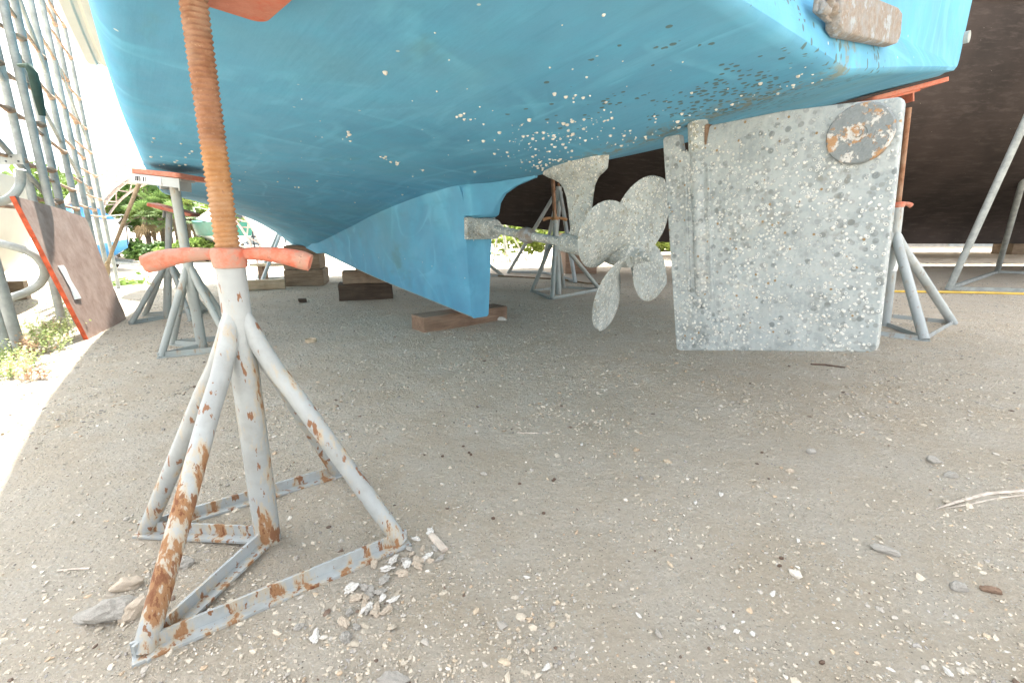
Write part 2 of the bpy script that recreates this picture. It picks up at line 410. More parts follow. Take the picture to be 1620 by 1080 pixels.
M = dict(
    ground=m_ground(), hull=m_hull(), rudder=m_rudder(), prop=m_prop(), rust=m_rust(), orange=m_orange(), oranged=m_orange('clean_orange_paint', .25),
    near=m_stand_paint('rust_spotted_white_paint', (.32, .345, .35), .7, (.0, .5), oscale=1.25, front=True),
    grey=m_stand_paint('grey_stand_paint', (.33, .36, .345), .1, (0, .5), .5),
    pale=m_stand_paint('pale_grey_stand_paint', (.37, .405, .41), .1, (0, .5), .4),
    galv=m_galv(), black=m_black(), ply=m_ply(), anode=m_anode(), disc=m_disc(), gravel=m_gravel(),
    bare=simple('worn_keel_edge', (.36, .40, .40), .8, .3, 20, bump=.3),
    cream=simple('cream_gelcoat', (.56, .53, .45), .4, .08, 3), topside=simple('white_gelcoat', (.72, .72, .70), .35, .06, 3),
    barnw=simple('white_barnacle_shell', (.60, .60, .57), .85, .15, 90, bump=.5, bsc=300), barn=simple('barnacle_shell', (.60, .595, .55), .85, .2, 90, bump=.5, bsc=300),
    woodd=m_wood('tarred_timber', (.055, .04, .03), (.10, .075, .055), 0), woodb=m_wood('weathered_timber', (.17, .125, .085), (.30, .235, .17), 0),
    woodp=m_wood('pale_timber', (.42, .33, .22), (.58, .48, .35), 0), woodr=m_wood('brown_timber', (.19, .125, .085), (.31, .215, .155), 0),
    rededge=simple('red_painted_edge', (.50, .09, .035), .7, .3, 30), white=simple('white_paint', (.78, .79, .79), .4, .05, 4),
    bluep=simple('blue_boat_paint', (.05, .22, .48), .4, .1, 3), canvas=simple('blue_canvas', (.06, .26, .60), .8, .12, 5),
    glass=simple('dark_window_glass', (.03, .07, .12), .1, .1, 2), greenp=simple('green_boat_paint', (.02, .15, .12), .35, .15, 3),
    fabric=simple('white_shelter_fabric', (.80, .82, .82), .7, .04, 1), truss=simple('pale_rusty_truss_steel', (.40, .33, .31), .8, .2, 8),
    rustd=simple('rusty_rung', (.34, .23, .16), .85, .35, 18, bump=.4), tyre=simple('black_rubber', (.02, .02, .022), .8, .2, 6),
    trunk=simple('palm_bark', (.16, .13, .10), .95, .3, 12, bump=.6), deadf=simple('dead_frond', (.27, .20, .11), .9, .3, 9),
    stone=simple('grey_rubble', (.40, .375, .335), .9, .25, 22, bump=.7, bsc=80), stonew=simple('white_shell', (.58, .555, .51), .7, .12, 40, bump=.4, bsc=150),
    stonet=simple('tan_stone', (.50, .42, .33), .9, .25, 30, bump=.6, bsc=90), stoned=simple('brown_seed', (.10, .065, .045), .7, .3, 30),
    stick=simple('dry_stalk', (.44, .38, .32), .9, .3, 30, bump=.5), hose=simple('yellow_hose', (.62, .42, .08), .6, .15, 10),
    rope=simple('brown_rope', (.26, .18, .10), .9, .25, 20), tarp=simple('pale_blue_shrink_wrap', (.55, .64, .74), .5, .08, 2),
    darks=simple('dark_steel', (.05, .06, .07), .6, .2, 8), paper=simple('white_paper_label', (.78, .80, .80), .7, .06, 12),
    ink=simple('black_ink', (.03, .03, .035), .7, .1, 10), greenst=simple('dark_green_strap', (.035, .065, .05), .8, .3, 10),
    concrete=simple('grey_concrete', (.38, .37, .35), .9, .15, 6, bump=.4), grit=simple('exposed_aggregate', (.42, .38, .33), .9, .2, 30),
    leafa=m_leaf('bright_leaves', (.10, .17, .035), (.22, .31, .085)), leafb=m_leaf('dark_leaves', (.045, .095, .025), (.10, .18, .045)),
    leafy=m_leaf('yellow_green_leaves', (.15, .22, .04), (.28, .34, .09)), leafp=m_leaf('palm_leaves', (.07, .13, .035), (.17, .25, .08)),
    weed=m_leaf('weed_leaves', (.20, .30, .08), (.48, .50, .24)), weedr=m_leaf('reddish_weed', (.30, .16, .10), (.50, .34, .20)),
)

# ------------------------------------------------------------------ world, sun, camera
w = bpy.data.worlds.new('World'); sc.world = w; w.use_nodes = True
sky = w.node_tree.nodes.new('ShaderNodeTexSky'); sky.sky_type = 'NISHITA'; sky.sun_disc = False
SUN = Vector((-.20, .36, .91)).normalized()
sky.sun_elevation = math.asin(SUN.z); sky.sun_rotation = math.atan2(SUN.x, SUN.y)
sky.air_density = 1.0; sky.dust_density = 4.0; sky.ozone_density = 1.0
bg = w.node_tree.nodes['Background']; hz = w.node_tree.nodes.new('ShaderNodeHueSaturation'); hz.inputs['Saturation'].default_value = .14   # thin bright cloud: a nearly white sky
cn = w.node_tree.nodes.new('ShaderNodeTexNoise'); cn.inputs['Scale'].default_value = 2.2; cn.inputs['Detail'].default_value = 5
tcw = w.node_tree.nodes.new('ShaderNodeTexCoord'); w.node_tree.links.new(tcw.outputs['Generated'], cn.inputs['Vector'])
cm = w.node_tree.nodes.new('ShaderNodeMapRange'); w.node_tree.links.new(cn.outputs['Fac'], cm.inputs['Value'])
for k_, v_ in zip(('From Min', 'From Max', 'To Min', 'To Max'), (.3, .7, .9, 1.35)): cm.inputs[k_].default_value = v_
w.node_tree.links.new(cm.outputs[0], hz.inputs['Value'])
w.node_tree.links.new(sky.outputs[0], hz.inputs['Color']); w.node_tree.links.new(hz.outputs[0], bg.inputs['Color']); bg.inputs['Strength'].default_value = .15
sl = bpy.data.lights.new('sun', 'SUN'); sl.energy = 5.0; sl.angle = R(.5); sl.color = (1, .95, .86)
so = bpy.data.objects.new('sun', sl); COL.objects.link(so); so.rotation_euler = SUN.to_track_quat('Z', 'Y').to_euler()
cam = bpy.data.cameras.new('camera'); cam.sensor_width = 36; cam.lens = 36*FPX/1620; cam.clip_end = 2000; cam.clip_start = .02
co = bpy.data.objects.new('camera', cam); COL.objects.link(co); co.location = (0, 0, CH); co.rotation_euler = (R(90)-PITCH, 0, 0); sc.camera = co
vs = sc.view_settings; vs.view_transform = 'Standard'; vs.look = 'None'; vs.gamma = 1; vs.exposure = 2.35

# ------------------------------------------------------------------ ground
def ground():
    def axis(a, b, step, far):
        xs = list(np.arange(a, b+1e-6, step)); st = step; x = b
        while x < far: st *= 1.25; x += st; xs.append(x)
        st = step; x = a
        while x > -far: st *= 1.25; x -= st; xs.insert(0, x)
        return xs
    xs = axis(-2.6, 2.8, .022, 500); ys = axis(.2, 3.4, .022, 500)
    vs_ = []
    for y in ys:
        for x in xs:
            z = gz(x, y)
            if -3 < x < 3.2 and 0 < y < 3.9:
                g_ = .5+.5*mnoise.noise(Vector((x*2.3, y*2.3, 9.1)))
                z += mnoise.noise(Vector((x*15, y*15, 0)))*.0028*(.5+g_)+mnoise.noise(Vector((x*37, y*37, 5)))*.0016*(.3+g_)
            vs_.append((x, y, z))
    nx = len(xs); fs = []
    for j in range(len(ys)-1):
        for i in range(nx-1): fs.append((j*nx+i, j*nx+i+1, (j+1)*nx+i+1, (j+1)*nx+i))
    mb = MB(); mb.add(vs_, fs)
    o = mb.build('ground', M['ground'], smooth=True, angle=180); tag(o, kind='structure'); return o
ground()

def stone_mesh(seed, n=2, flat=.6, jag=.35):
    bm = bmesh.new(); bmesh.ops.create_icosphere(bm, subdivisions=n, radius=1)
    off = Vector((seed*3.1, seed*1.7, 0))
    for v in bm.verts:
        k = 1+jag*mnoise.noise(v.co*1.1+off)+jag*.5*mnoise.noise(v.co*2.7+off)+(jag*.3*mnoise.noise(v.co*6+off) if n > 2 else 0)
        v.co = Vector((v.co.x*k, v.co.y*k*.8, v.co.z*k*flat))
    me = bpy.data.meshes.new('stone'); bm.to_mesh(me); bm.free(); return me

def scatter():
    base = []
    for s in range(8):
        me = stone_mesh(s+20, 1, .65 if s % 2 else .36, .55)
        v = np.array([p.co[:] for p in me.vertices]); f = np.array([p.vertices[:] for p in me.polygons]); base.append((v, f)); bpy.data.meshes.remove(me)
    V = []; Fc = []; C = []; off = 0
    pal = np.array([(.47, .43, .365), (.60, .57, .52), (.45, .405, .335), (.39, .37, .34), (.45, .35, .25), (.30, .29, .28), (.49, .41, .31), (.12, .08, .06), (.50, .45, .375)])
    pw = np.array([.30, .055, .24, .12, .05, .03, .06, .016, .134]); pw /= pw.sum()
    def put(N, ymin, ymax, smin, smax, pwr):
        nonlocal off
        k = 0
        while k < N:
            u = rng.random(); y = ymin*(ymax/ymin)**u if pwr else ymin+(ymax-ymin)*u
            x = (rng.random()*2-1)*(1.28*y+.25)
            d = mnoise.noise(Vector((x*2.3, y*2.3, 9.1)))+.5*mnoise.noise(Vector((x*7, y*7, 4)))
            if rng.random() > .30+.9*max(0, d+.15): continue
            s = smin*(smax/smin)**(rng.random()**2.1)
            v, f = base[rng.integers(8)]
            a = rng.random()*6.283; ca, sa = math.cos(a), math.sin(a)
            q = v*np.array([s*(.7+.6*rng.random()), s*(.6+.5*rng.random()), s])
            ty = rng.normal()*.25; ct, st_ = math.cos(ty), math.sin(ty)
            q = np.stack([q[:, 0]*ct+q[:, 2]*st_, q[:, 1], -q[:, 0]*st_+q[:, 2]*ct], 1)
            q = np.stack([q[:, 0]*ca-q[:, 1]*sa, q[:, 0]*sa+q[:, 1]*ca, q[:, 2]], 1)+np.array([x, y, gz(x, y)+s*.02])
            V.append(q); Fc.append(f+off); off += len(v)
            c = pal[rng.choice(len(pal), p=pw)]*(.72+.42*rng.random())*np.array([1.03, 1.0, .95]); C.append(np.tile(c, (len(v), 1))); k += 1
    put(42000, .36, 2.9, .0009, .0042, True); put(2400, .38, 3.2, .004, .0085, True)
    put(34000, 1.3, 5.5, .003, .0095, False); put(70, .5, 4.0, .009, .014, True)
    V = np.concatenate(V); Fc = np.concatenate(Fc); C = np.concatenate(C)
    me = bpy.data.meshes.new('gravel'); me.from_pydata(V.tolist(), [], Fc.tolist()); me.update()
    at = me.color_attributes.new('tint', 'FLOAT_COLOR', 'POINT')
    at.data.foreach_set('color', np.concatenate([C, np.ones((len(C), 1))], 1).astype(np.float32).ravel())
    me.materials.append(M['gravel'])
    o = bpy.data.objects.new('gravel', me); COL.objects.link(o); tag(o, 'loose crushed shell and small stones over the yard ground', 'gravel', kind='stuff')
scatter()

# ------------------------------------------------------------------ the blue boat (local axes: x starboard, y forward, z up)
BOAT = Vector((-.204, 2.726, 0)); TH = R(40)
def interp(tab, f):
    if f <= tab[0][0]: return tab[0][1]
    for (a, va), (b, vb) in zip(tab, tab[1:]):
        if f <= b:
            t = (f-a)/(b-a); return va+(vb-va)*t
    return tab[-1][1]
def smooth_tab(tab):
    xs = [p[0] for p in tab]; ys = [p[1] for p in tab]
    n = len(xs); d = [0]*n
    for i in range(n):
        if i == 0: d[i] = (ys[1]-ys[0])/(xs[1]-xs[0])
        elif i == n-1: d[i] = (ys[-1]-ys[-2])/(xs[-1]-xs[-2])
        else: d[i] = (ys[i+1]-ys[i-1])/(xs[i+1]-xs[i-1])
    def fn(f):
        f = max(xs[0], min(xs[-1], f))
        for i in range(n-1):
            if f <= xs[i+1]:
                h = xs[i+1]-xs[i]; t = (f-xs[i])/h
                return (2*t**3-3*t*t+1)*ys[i]+(t**3-2*t*t+t)*h*d[i]+(-2*t**3+3*t*t)*ys[i+1]+(t**3-t*t)*h*d[i+1]
    return fn
ZK = smooth_tab([(-1.75, 1.034), (-1.4, .989), (-1.0, .923), (-.6, .878), (-.2, .85), (.2, .825), (.7, .765), (1.2, .685), (1.65, .597), (2.2, .505), (2.7, .43), (3.2, .39), (3.8, .42), (4.5, .62), (5.2, 1.05), (5.7, 1.6), (6.0, 2.15)])
RCP = smooth_tab([(-1.75, 1.587), (-1, 1.57), (-.2, 1.53), (.4, 1.485), (1.2, 1.42), (1.9, 1.345), (2.5, 1.29), (3, 1.22), (3.8, 1.0), (4.5, .72), (5.2, .40), (5.7, .16), (6.0, .03)])
ZCP = smooth_tab([(-1.75, 1.028), (-1, .995), (-.2, .96), (.4, .932), (1.2, .896), (1.9, .872), (2.5, .895), (3, .94), (3.8, 1.08), (4.5, 1.3), (5.2, 1.62), (5.7, 1.95), (6.0, 2.2)])
RCS = smooth_tab([(-1.75, 2.06), (-1, 2.05), (0, 2.0), (1, 1.88), (2, 1.68), (3, 1.38), (3.8, 1.05), (4.5, .74), (5.2, .41), (5.7, .16), (6.0, .03)])
ZCS = smooth_tab([(-1.75, 1.465), (-1, 1.385), (0, 1.28), (1, 1.2), (2, 1.12), (3, 1.1), (3.8, 1.18), (4.5, 1.36), (5.2, 1.64), (5.7, 1.95), (6.0, 2.2)])
RSP = smooth_tab([(-1.75, 1.745), (.5, 1.735), (1.5, 1.68), (2.8, 1.52), (3.8, 1.25), (4.8, .8), (5.5, .4), (6.0, .08)])
RSS = smooth_tab([(-1.75, 2.12), (.5, 2.15), (1.5, 2.0), (2.8, 1.68), (3.8, 1.28), (4.8, .8), (5.5, .4), (6.0, .08)])
def zbot(f, r):
    zk = ZK(f); rc, zc = (RCS(f), ZCS(f)) if r > 0 else (RCP(f), ZCP(f))
    t = min(1, abs(r)/rc)
    return zk+(zc-zk)*(t+.10*math.sin(math.pi*t)*(1 if f > 1 else max(0, f+.6)/1.6))
def section(f):
    out = []
    for side in (1, -1):
        rc, zc, rs = (RCS(f), ZCS(f), RSS(f)) if side > 0 else (RCP(f), ZCP(f), RSP(f))
        zs = 2.1+.03*max(0, f)
        pts = []
        for i in range(13):
            t = i/13*.965; pts.append((t*rc, zbot(f, side*t*rc)))
        # rounded chine
        p0 = pts[-1]; b = .045
        p0 = (rc*.965, zbot(f, side*rc*.965)); top = (rc+.006, zc+.055)
        for k in range(0, 6):
            t = k/5; pts.append(((1-t)**2*p0[0]+2*t*(1-t)*rc+t*t*top[0], (1-t)**2*p0[1]+2*t*(1-t)*(zc)+t*t*top[1]))
        for k in range(1, 8):
            t = k/7; pts.append((top[0]+(rs-top[0])*t**1.5, top[1]+(zs-top[1])*t))
        out.append([(side*a, b_) for a, b_ in pts])
    s, p = out
    return list(reversed(s))+p[1:]
boat = empty('blue_boat', BOAT, 'sky blue bottomed powerboat propped over the yard with fouled propeller and rudder', 'boat', rz=TH)
def trf(f, r): return f+.02*r*r if f < -1.6 else f
def make_hull():
    fs_ = [-1.745, -1.735, -1.7, -1.6]+list(np.arange(-1.45, 3.6, .15))+[3.8, 4.1, 4.4, 4.7, 5.0, 5.3, 5.55, 5.8, 5.95]
    mb = MB(); rings = []
    for k, f in enumerate(fs_):
        pts = section(f); c = .012 if k == 0 else 0
        rings.append([(r*(1-c*.4), trf(f, r), z+(c if z < 1.9 else 0)) for r, z in pts])
    mb.loft(rings, close=False)
    # deck
    n = len(rings[0]); o = 0
    for i in range(len(rings)-1): mb.f.append((i*n, (i+1)*n, (i+1)*n+n-1, i*n+n-1)); mb.m.append(0)
    h = mb.build('hull', M['hull'], boat, smooth=True, angle=50)
    t = MB(); t.add(rings[0], [tuple(range(n))])
    # triangulated fan so that the slightly curved stern stays clean
    t = MB(); cpts = rings[0]; half = n//2; vs_ = []; fs2 = []
    for i in range(half+1): vs_.append(cpts[i]); vs_.append(cpts[n-1-i])
    for i in range(half): fs2.append((2*i, 2*i+2, 2*i+3, 2*i+1))
    t.add(vs_, fs2); t.build('transom', M['hull'], boat)
    return h
hull = make_hull()

# skeg: long wedge under the hull, blunt at its after end
def make_skeg():
    mb = MB(); ZB = smooth_tab([(-.02, .1), (1.4, .236), (2.7, .395), (3.4, .47)])
    def ring(f, zb, wb, wt, zt, ef=0.0):
        b = .012; fl = .035
        p = [(-wb+b, zb), (-wb, zb+b), (-wt, zt-.07), (-wt-fl*.35, zt-.03), (-wt-fl, zt+.03)]
        return [(x, f, z) for x, z in p]+[(-x, f, z) for x, z in reversed(p)]
    rs = []
    for f in [-.02, .03]+list(np.arange(.15, 3.2, .2)):
        zb = ZB(f); k = max(0, min(1, (3.0-f)/3.0)); wt = .05+.06*k**.6; wb = min(wt, .062)
        zt = max(ZK(f)+.004, zb+.04)
        rs.append(ring(f, zb, wb, wt if f > .0 else wt-.006, zt))
    mb.loft(rs, close=True, cap0=True, cap1=True)
    for i, fc in enumerate(mb.f[:-2]):
        if i % 10 in (9, 0): mb.m[i] = 1
    mb.build('skeg', [M['hull'], M['bare']], boat, smooth=True, angle=35)
    d = MB(); rs = []
    for f, zb, wb, wt, zt in [(.30, .64, .085, .09, .80), (.10, .668, .103, .107, .832), (-.02, .678, .10, .11, .84), (-.09, .68, .08, .10, .845), (-.14, .684, .052, .085, .85), (-.175, .70, .03, .07, .855), (-.20, .745, .02, .06, .86), (-.26, .80, .015, .055, .868), (-.36, .835, .012, .05, .875), (-.5, .862, .01, .045, .885)]:
        p = [(-wb*.6, zb), (-wb, zb+.012), (-(wb*.7+wt*.3), zb+(zt-zb)*.6), (-wt, zt), (-wt*1.6, zt+.03)]
        rs.append([(x, f, z) for x, z in p]+[(-x, f, z) for x, z in reversed(p)])
    d.loft(rs, close=True, cap0=True, cap1=True); d.build('deadwood', M['hull'], boat, smooth=True, angle=50)
make_skeg()

# rub rail: cream strake along the port side, with grooves, ending in a rounded nose
def hull_r(f, z):
    rc, zc, rs = RCP(f), ZCP(f), RSP(f); zs = 2.1+.03*max(0, f)
    t = max(0, min(1, (z-zc-.055)/(zs-zc-.055))); return rc+.006+(rs-rc-.006)*t**1.5
rr = MB(); rings = []
for f in list(np.arange(-1.72, .31, .1))+[.34, .37, .395, .41]:
    tt = 1 if f < .33 else max(.12, 1-((f-.33)/.085)**2); z0 = 1.235; prof = []
    for dz, do in [(0, -.02), (0, .018), (.006, .026), (.006, .036), (0, .042), (0, .066), (.02, .078), (.10, .078), (.105, .07), (.118, .07), (.123, .078), (.2, .078), (.215, .066), (.215, -.02)]:
        prof.append((-(hull_r(f, z0+dz)+do*tt), f, z0+.1*(1-tt)+dz*tt))
    rings.append(prof)
rr.loft(rings, close=True, cap0=True, cap1=True); rr.build('rub_rail', M['cream'], boat, smooth=True, angle=30)
q = MB(); q.tube([(2.06, -1.68, 1.62), (2.09, -1.2, 1.62), (2.13, -.4, 1.62), (2.14, .4, 1.62)], .03, 12); q.build('guard_strip', M['galv'], boat, smooth=True)

# running gear -------------------------------------------------------
SH0 = Vector((0, .05, .641)); SH1 = Vector((0, -1.22, .499)); SD = (SH1-SH0).normalized()
def sh(f): return SH0+(SH1-SH0)*((f-.05)/(-1.27))
SQ = SD.to_track_quat('Z', 'Y').to_matrix()
def along(prof, f0, n=20):
    return [(r, z) for r, z in prof]
b = MB(); b.lathe([(.060, 0), (.060, .03), (.056, .055), (.057, .10), (.054, .15), (.046, .155)], 22, sh(-.02), SQ)
b.box((0, -.032, .622), (.20, .035, .122)); tube = b.build('stern_bearing', M['prop'], boat, smooth=True, bevel=.004)
b = MB(); b.tube([sh(-.03), sh(-1.1)], .0215, 18); b.build('propeller_shaft', M['prop'], boat, smooth=True)
b = MB(); b.lathe([(.022, 0), (.034, .012), (.040, .035), (.040, .06), (.032, .085), (.022, .1)], 18, sh(-.39), SQ); b.build('shaft_zinc', M['anode'], boat, smooth=True)
b = MB(); b.lathe([(.03, 0), (.043, .006), (.045, .10), (.043, .16), (.03, .165)], 22, sh(-.69), SQ)
rs = []
for z, f0, f1, t in [(.56, -.72, -.84, .016), (.62, -.735, -.85, .016), (.70, -.72, -.86, .016), (.76, -.705, -.866, .017), (.80, -.685, -.872, .019), (.825, -.66, -.885, .026), (.842, -.625, -.90, .040), (.855, -.585, -.92, .058), (.868, -.555, -.935, .068), (.93, -.55, -.94, .07)]:
    m = (f0+f1)/2; h = (f0-f1)/2; rs.append([(t*math.sin(a), m+h*math.cos(a)*(1 if abs(math.cos(a)) > .99 else .97), z) for a in np.linspace(0, 2*math.pi, 20, endpoint=False)])
b.loft(rs, close=True, cap0=True, cap1=True); b.build('shaft_strut', M['prop'], boat, smooth=True, angle=60)

prop = bpy.data.objects.new('propeller', None); COL.objects.link(prop); prop.parent = boat
hubc = sh(-1.035); prop.location = hubc
# propeller local frame: z along the shaft (aft), x starboard
X_ = Vector((1, 0, 0)); Z_ = SD; Y_ = Z_.cross(X_).normalized()   # Y_ points up-ish or down
if Y_.z < 0: Y_ = -Y_
PM = Matrix((X_, Y_, Z_)).transposed()
b = MB(); b.lathe([(.030, -.105), (.046, -.10), (.056, -.04), (.056, .02), (.050, .055), (.030, .062), (.022, .063)], 24, (0, 0, 0), PM)
b.build('hub', M['prop'], prop, smooth=True)
b = MB(); b.lathe([(.034, .062), (.034, .085), (.026, .088), (.020, .088)], 6, (0, 0, 0), PM); b.lathe([(.026, .088), (.026, .106), (.015, .108), (.015, .14), (.012, .145)], 6, (0, 0, 0), PM)
b.build('hub_nut', M['prop'], prop)
RP = .335
def blade(ang):
    mb = MB(); rings = []; pitch = .33
    for i in range(17):
        s = .13+.87*(1-(1-i/16)**1.35); rad = RP*s
        ch = .285*(max(0, 1-((s-.62)/.385)**2) if s > .62 else 1-.62*((.62-s)/.49)**1.35)**.52
        ch = max(ch, .012); phi = math.atan(pitch/(2*math.pi*max(rad, .05)))
        th_ = .021*(1-s)+.0045; ring = []
        for j in range(22):
            a = 2*math.pi*j/22; t = math.cos(a)*ch/2; nn = math.sin(a)*th_*.5*(1 if abs(math.cos(a)) < .95 else .8)
            nn += .010*(1-(2*t/max(ch, .02))**2)*s          # camber
            ax = -t*math.sin(phi)+nn*math.cos(phi); tg = t*math.cos(phi)+nn*math.sin(phi)
            ax += .035*s                                      # rake aft
            al = ang+HAND*tg/max(rad, .05)
            v = X_*(rad*math.cos(al))+Y_*(rad*math.sin(al))+Z_*ax
            ring.append(v)
        rings.append(ring)
    mb.loft(rings, close=True, cap0=True, cap1=True)
    return mb
HAND = 1
for k in range(4):
    blade(R(155-90*k)).build('blade', M['prop'], prop, smooth=True, angle=60)

# rudder -------------------------------------------------------------
rud = bpy.data.objects.new('rudder', None); COL.objects.link(rud); rud.parent = boat
def arc(c, r, a0, a1, n=5): return [(c[0]+r*math.cos(R(a0+(a1-a0)*i/n)), c[1]+r*math.sin(R(a0+(a1-a0)*i/n))) for i in range(n+1)]
out = [(-1.197, .935), (-1.201, .943), (-1.209, .946), (-1.262, .947), (-1.276, .888), (-1.318, .884), (-1.330, .898), (-1.366, .902), (-1.372, .955), (-1.378, .958), (-1.6, .963), (-1.872, .947), (-1.882, .943), (-1.886, .932), (-1.90, .75), (-1.93, .30), (-1.928, .286), (-1.916, .279), (-1.62, .222), (-1.342, .166), (-1.328, .167), (-1.322, .18), (-1.27, .5)]
b = MB(); n = len(out); T = .017
b.add([(-T, f, z) for f, z in out]+[(T, f, z) for f, z in out], [tuple(range(n)), tuple(range(2*n-1, n-1, -1))]+[(i, (i+1) % n, n+(i+1) % n, n+i) for i in range(n)])
b.build('rudder_blade', M['rudder'], rud, bevel=.005)
# stock: round bar in the notch, and its sleeve welded into the plate
st0 = Vector((0, -1.318, .99)); st1 = Vector((0, -1.405, .36)); sdv = (st1-st0).normalized(); sm = sdv.to_track_quat('Z', 'Y').to_matrix()
b = MB(); b.lathe([(.033, -.08), (.033, .105), (.031, .112), (.026, .113)], 24, st0, sm); b.lathe([(.034, .02), (.0345, .02), (.0345, .024), (.034, .024)], 24, st0, sm)
b.build('stock_tube', M['prop'], rud, smooth=True)
b = MB(); b.lathe([(.029, .105), (.029, .3), (.028, .6), (.020, .615), (.005, .62)], 24, st0, sm); b.build('rudder_stock', M['rudder'], rud, smooth=True)
for s, dz in ((1, 0), (-1, .02)):
    b = MB(); off = Vector((0, .043*s, 0)); b.bar(st0+sdv*.16+off+Vector((-T-.001, 0, 0)), st0+sdv*(.60+dz)+off+Vector((-T-.001, 0, 0)), .012, .007, (1, 0, 0)); b.build('weld_ridge', M['rudder'], rud, bevel=.003)
b = MB(); dm = Vector((-1, 0, 0)).to_track_quat('Z', 'Y').to_matrix(); dc = Vector((-T, -1.805, .869))
prof = [(.078, -.002), (.078, .008), (.074, .013), (.05, .014), (.02, .0145), (.018, .012), (.01, .012), (.009, .02), (.001, .021)]
b.lathe(prof, 40, dc, dm)
for i, v in enumerate(b.v):                                            # eaten edge
    d = Vector(v)-dc; k = 1+.03*mnoise.noise(Vector((d.y*60, d.z*60, 3))); b.v[i] = (v[0], dc.y+d.y*k, dc.z+d.z*k)
b.build('rudder_zinc', M['disc'], rud, smooth=True, angle=35)
b = MB(); b.box((.0, -1.362, .915), (.03, .018, .10)); b.build('packing_gland', M['woodr'], rud, bevel=.006)

# transom zinc bar
def tp(r, z, o=0.0): return Vector((r, -1.745+.02*r*r-o, z))
za = MB(); cs = [(-.205, 1.128), (-.19, 1.092), (-.15, 1.085), (.30, 1.163), (.345, 1.178), (.36, 1.21), (.335, 1.262), (.28, 1.262), (-.15, 1.186), (-.195, 1.165)]
nz = len(cs); cc = (sum(c[0] for c in cs)/nz, sum(c[1] for c in cs)/nz)
rings = [[tp(r, z, -.004) for r, z in cs], [tp(r, z, .012) for r, z in cs], [tp(cc[0]+(r-cc[0])*.985, cc[1]+(z-cc[1])*.93, .028) for r, z in cs]]
za.loft(rings, close=True, cap0=True, cap1=True)
za.box(tp(-.245, 1.128, .006), (.10, .014, .05)); za.box(tp(.385, 1.225, .006), (.07, .014, .035))
zo = za.build('transom_zinc', M['anode'], boat, bevel=.005)
zb = MB()
for k in range(5):
    me = stone_mesh(70+k, 2, .7, .6)
    p = tp(-.27+.03*k+random.uniform(-.01, .01), 1.125+random.uniform(-.02, .025), .014)
    zb.add([Vector(v.co)*random.uniform(.016, .024)+p for v in me.vertices], [f.vertices[:] for f in me.polygons]); bpy.data.meshes.remove(me)
zb.build('oyster_growth', M['anode'], zo, smooth=True, angle=70)

# barnacles -----------------------------------------------------------
def barn_mesh(seed, nb=7):
    r_ = random.Random(seed); vs_ = []; fs_ = []
    prof = [(1.0, -.1), (.82, .35), (.5, .72), (.36, .68), (.26, .3)]
    js = [1+.18*r_.uniform(-1, 1) for _ in range(nb)]
    for rad, z in prof:
        for j in range(nb):
            a = 2*math.pi*j/nb; vs_.append((rad*js[j]*math.cos(a), rad*js[j]*math.sin(a), z+.08*r_.uniform(-1, 1)))
    for i in range(len(prof)-1):
        for j in range(nb): fs_.append((i*nb+j, i*nb+(j+1) % nb, (i+1)*nb+(j+1) % nb, (i+1)*nb+j))
    fs_.append(tuple((len(prof)-1)*nb+j for j in range(nb)))
    return vs_, fs_
BV = [barn_mesh(s, 8) for s in range(6)]
bmesh_data = []
for v, f in BV:
    me = bpy.data.meshes.new('barnacle'); me.from_pydata(v, [], f); me.materials.append(M['barn']); bmesh_data.append(me)
def surf(f, r):
    e = .02; z = zbot(f, r); dzf = (zbot(f+e, r)-zbot(f-e, r))/(2*e); dzr = (zbot(f, r+e if r+e < -.001 or r > 0 else r)-zbot(f, r-e))/(e if r+e >= -.001 else 2*e)
    return Vector((r, f, z)), Vector((dzr, dzf, -1)).normalized()
spots = []
for _ in range(150): spots.append((random.gauss(-.98, .16), -abs(random.gauss(.30, .14))-.03, .0016+.0058*random.random()**2.4))
for _ in range(45): spots.append((random.gauss(-.72, .07), -abs(random.gauss(.10, .05))-.02, .002+.006*random.random()**2))
for _ in range(75): spots.append((random.uniform(-1.6, .9), random.uniform(-1.2, -.05), .0016+.0065*random.random()**2.5))
for _ in range(42): spots.append((random.uniform(-1.7, -1.0), -abs(random.gauss(.05, .07))-.012, .002+.006*random.random()**2.4))
for _ in range(14): spots.append((random.uniform(.0, .7), random.uniform(-1.45, -1.3), .003+.004*random.random()))
for cf, cr in ((-.28, -.62), (-.55, -.95), (-.33, -.70), (-.95, -.75), (-1.25, -.55)):
    for _ in range(5): spots.append((cf+random.gauss(0, .02), cr+random.gauss(0, .02), .003+.0045*random.random()))
spots = [s for s in spots if s[1] > -1.5 and s[0] > -1.72]
spots.sort(key=lambda s: -s[2])
rest = MB()
for i, (f, r, s) in enumerate(spots):
    p, nrm = surf(f, r); qt = nrm.to_track_quat('Z', 'Y'); spin = Matrix.Rotation(random.random()*6.28, 3, 'Z')
    k = random.randrange(6)
    if i < 90:
        o = bpy.data.objects.new('barnacle', bmesh_data[k]); COL.objects.link(o); o.parent = hull
        o.location = p; o.rotation_euler = (qt.to_matrix() @ spin).to_euler(); o.scale = (s, s, s*random.uniform(.8, 1.3))
    else:
        m3 = qt.to_matrix() @ spin; v, fc = BV[k]; rest.add([m3 @ (Vector(q)*s)+p for q in v], fc)
tag(rest.build('barnacles', M['barn'], hull), kind='stuff')
rb = MB()
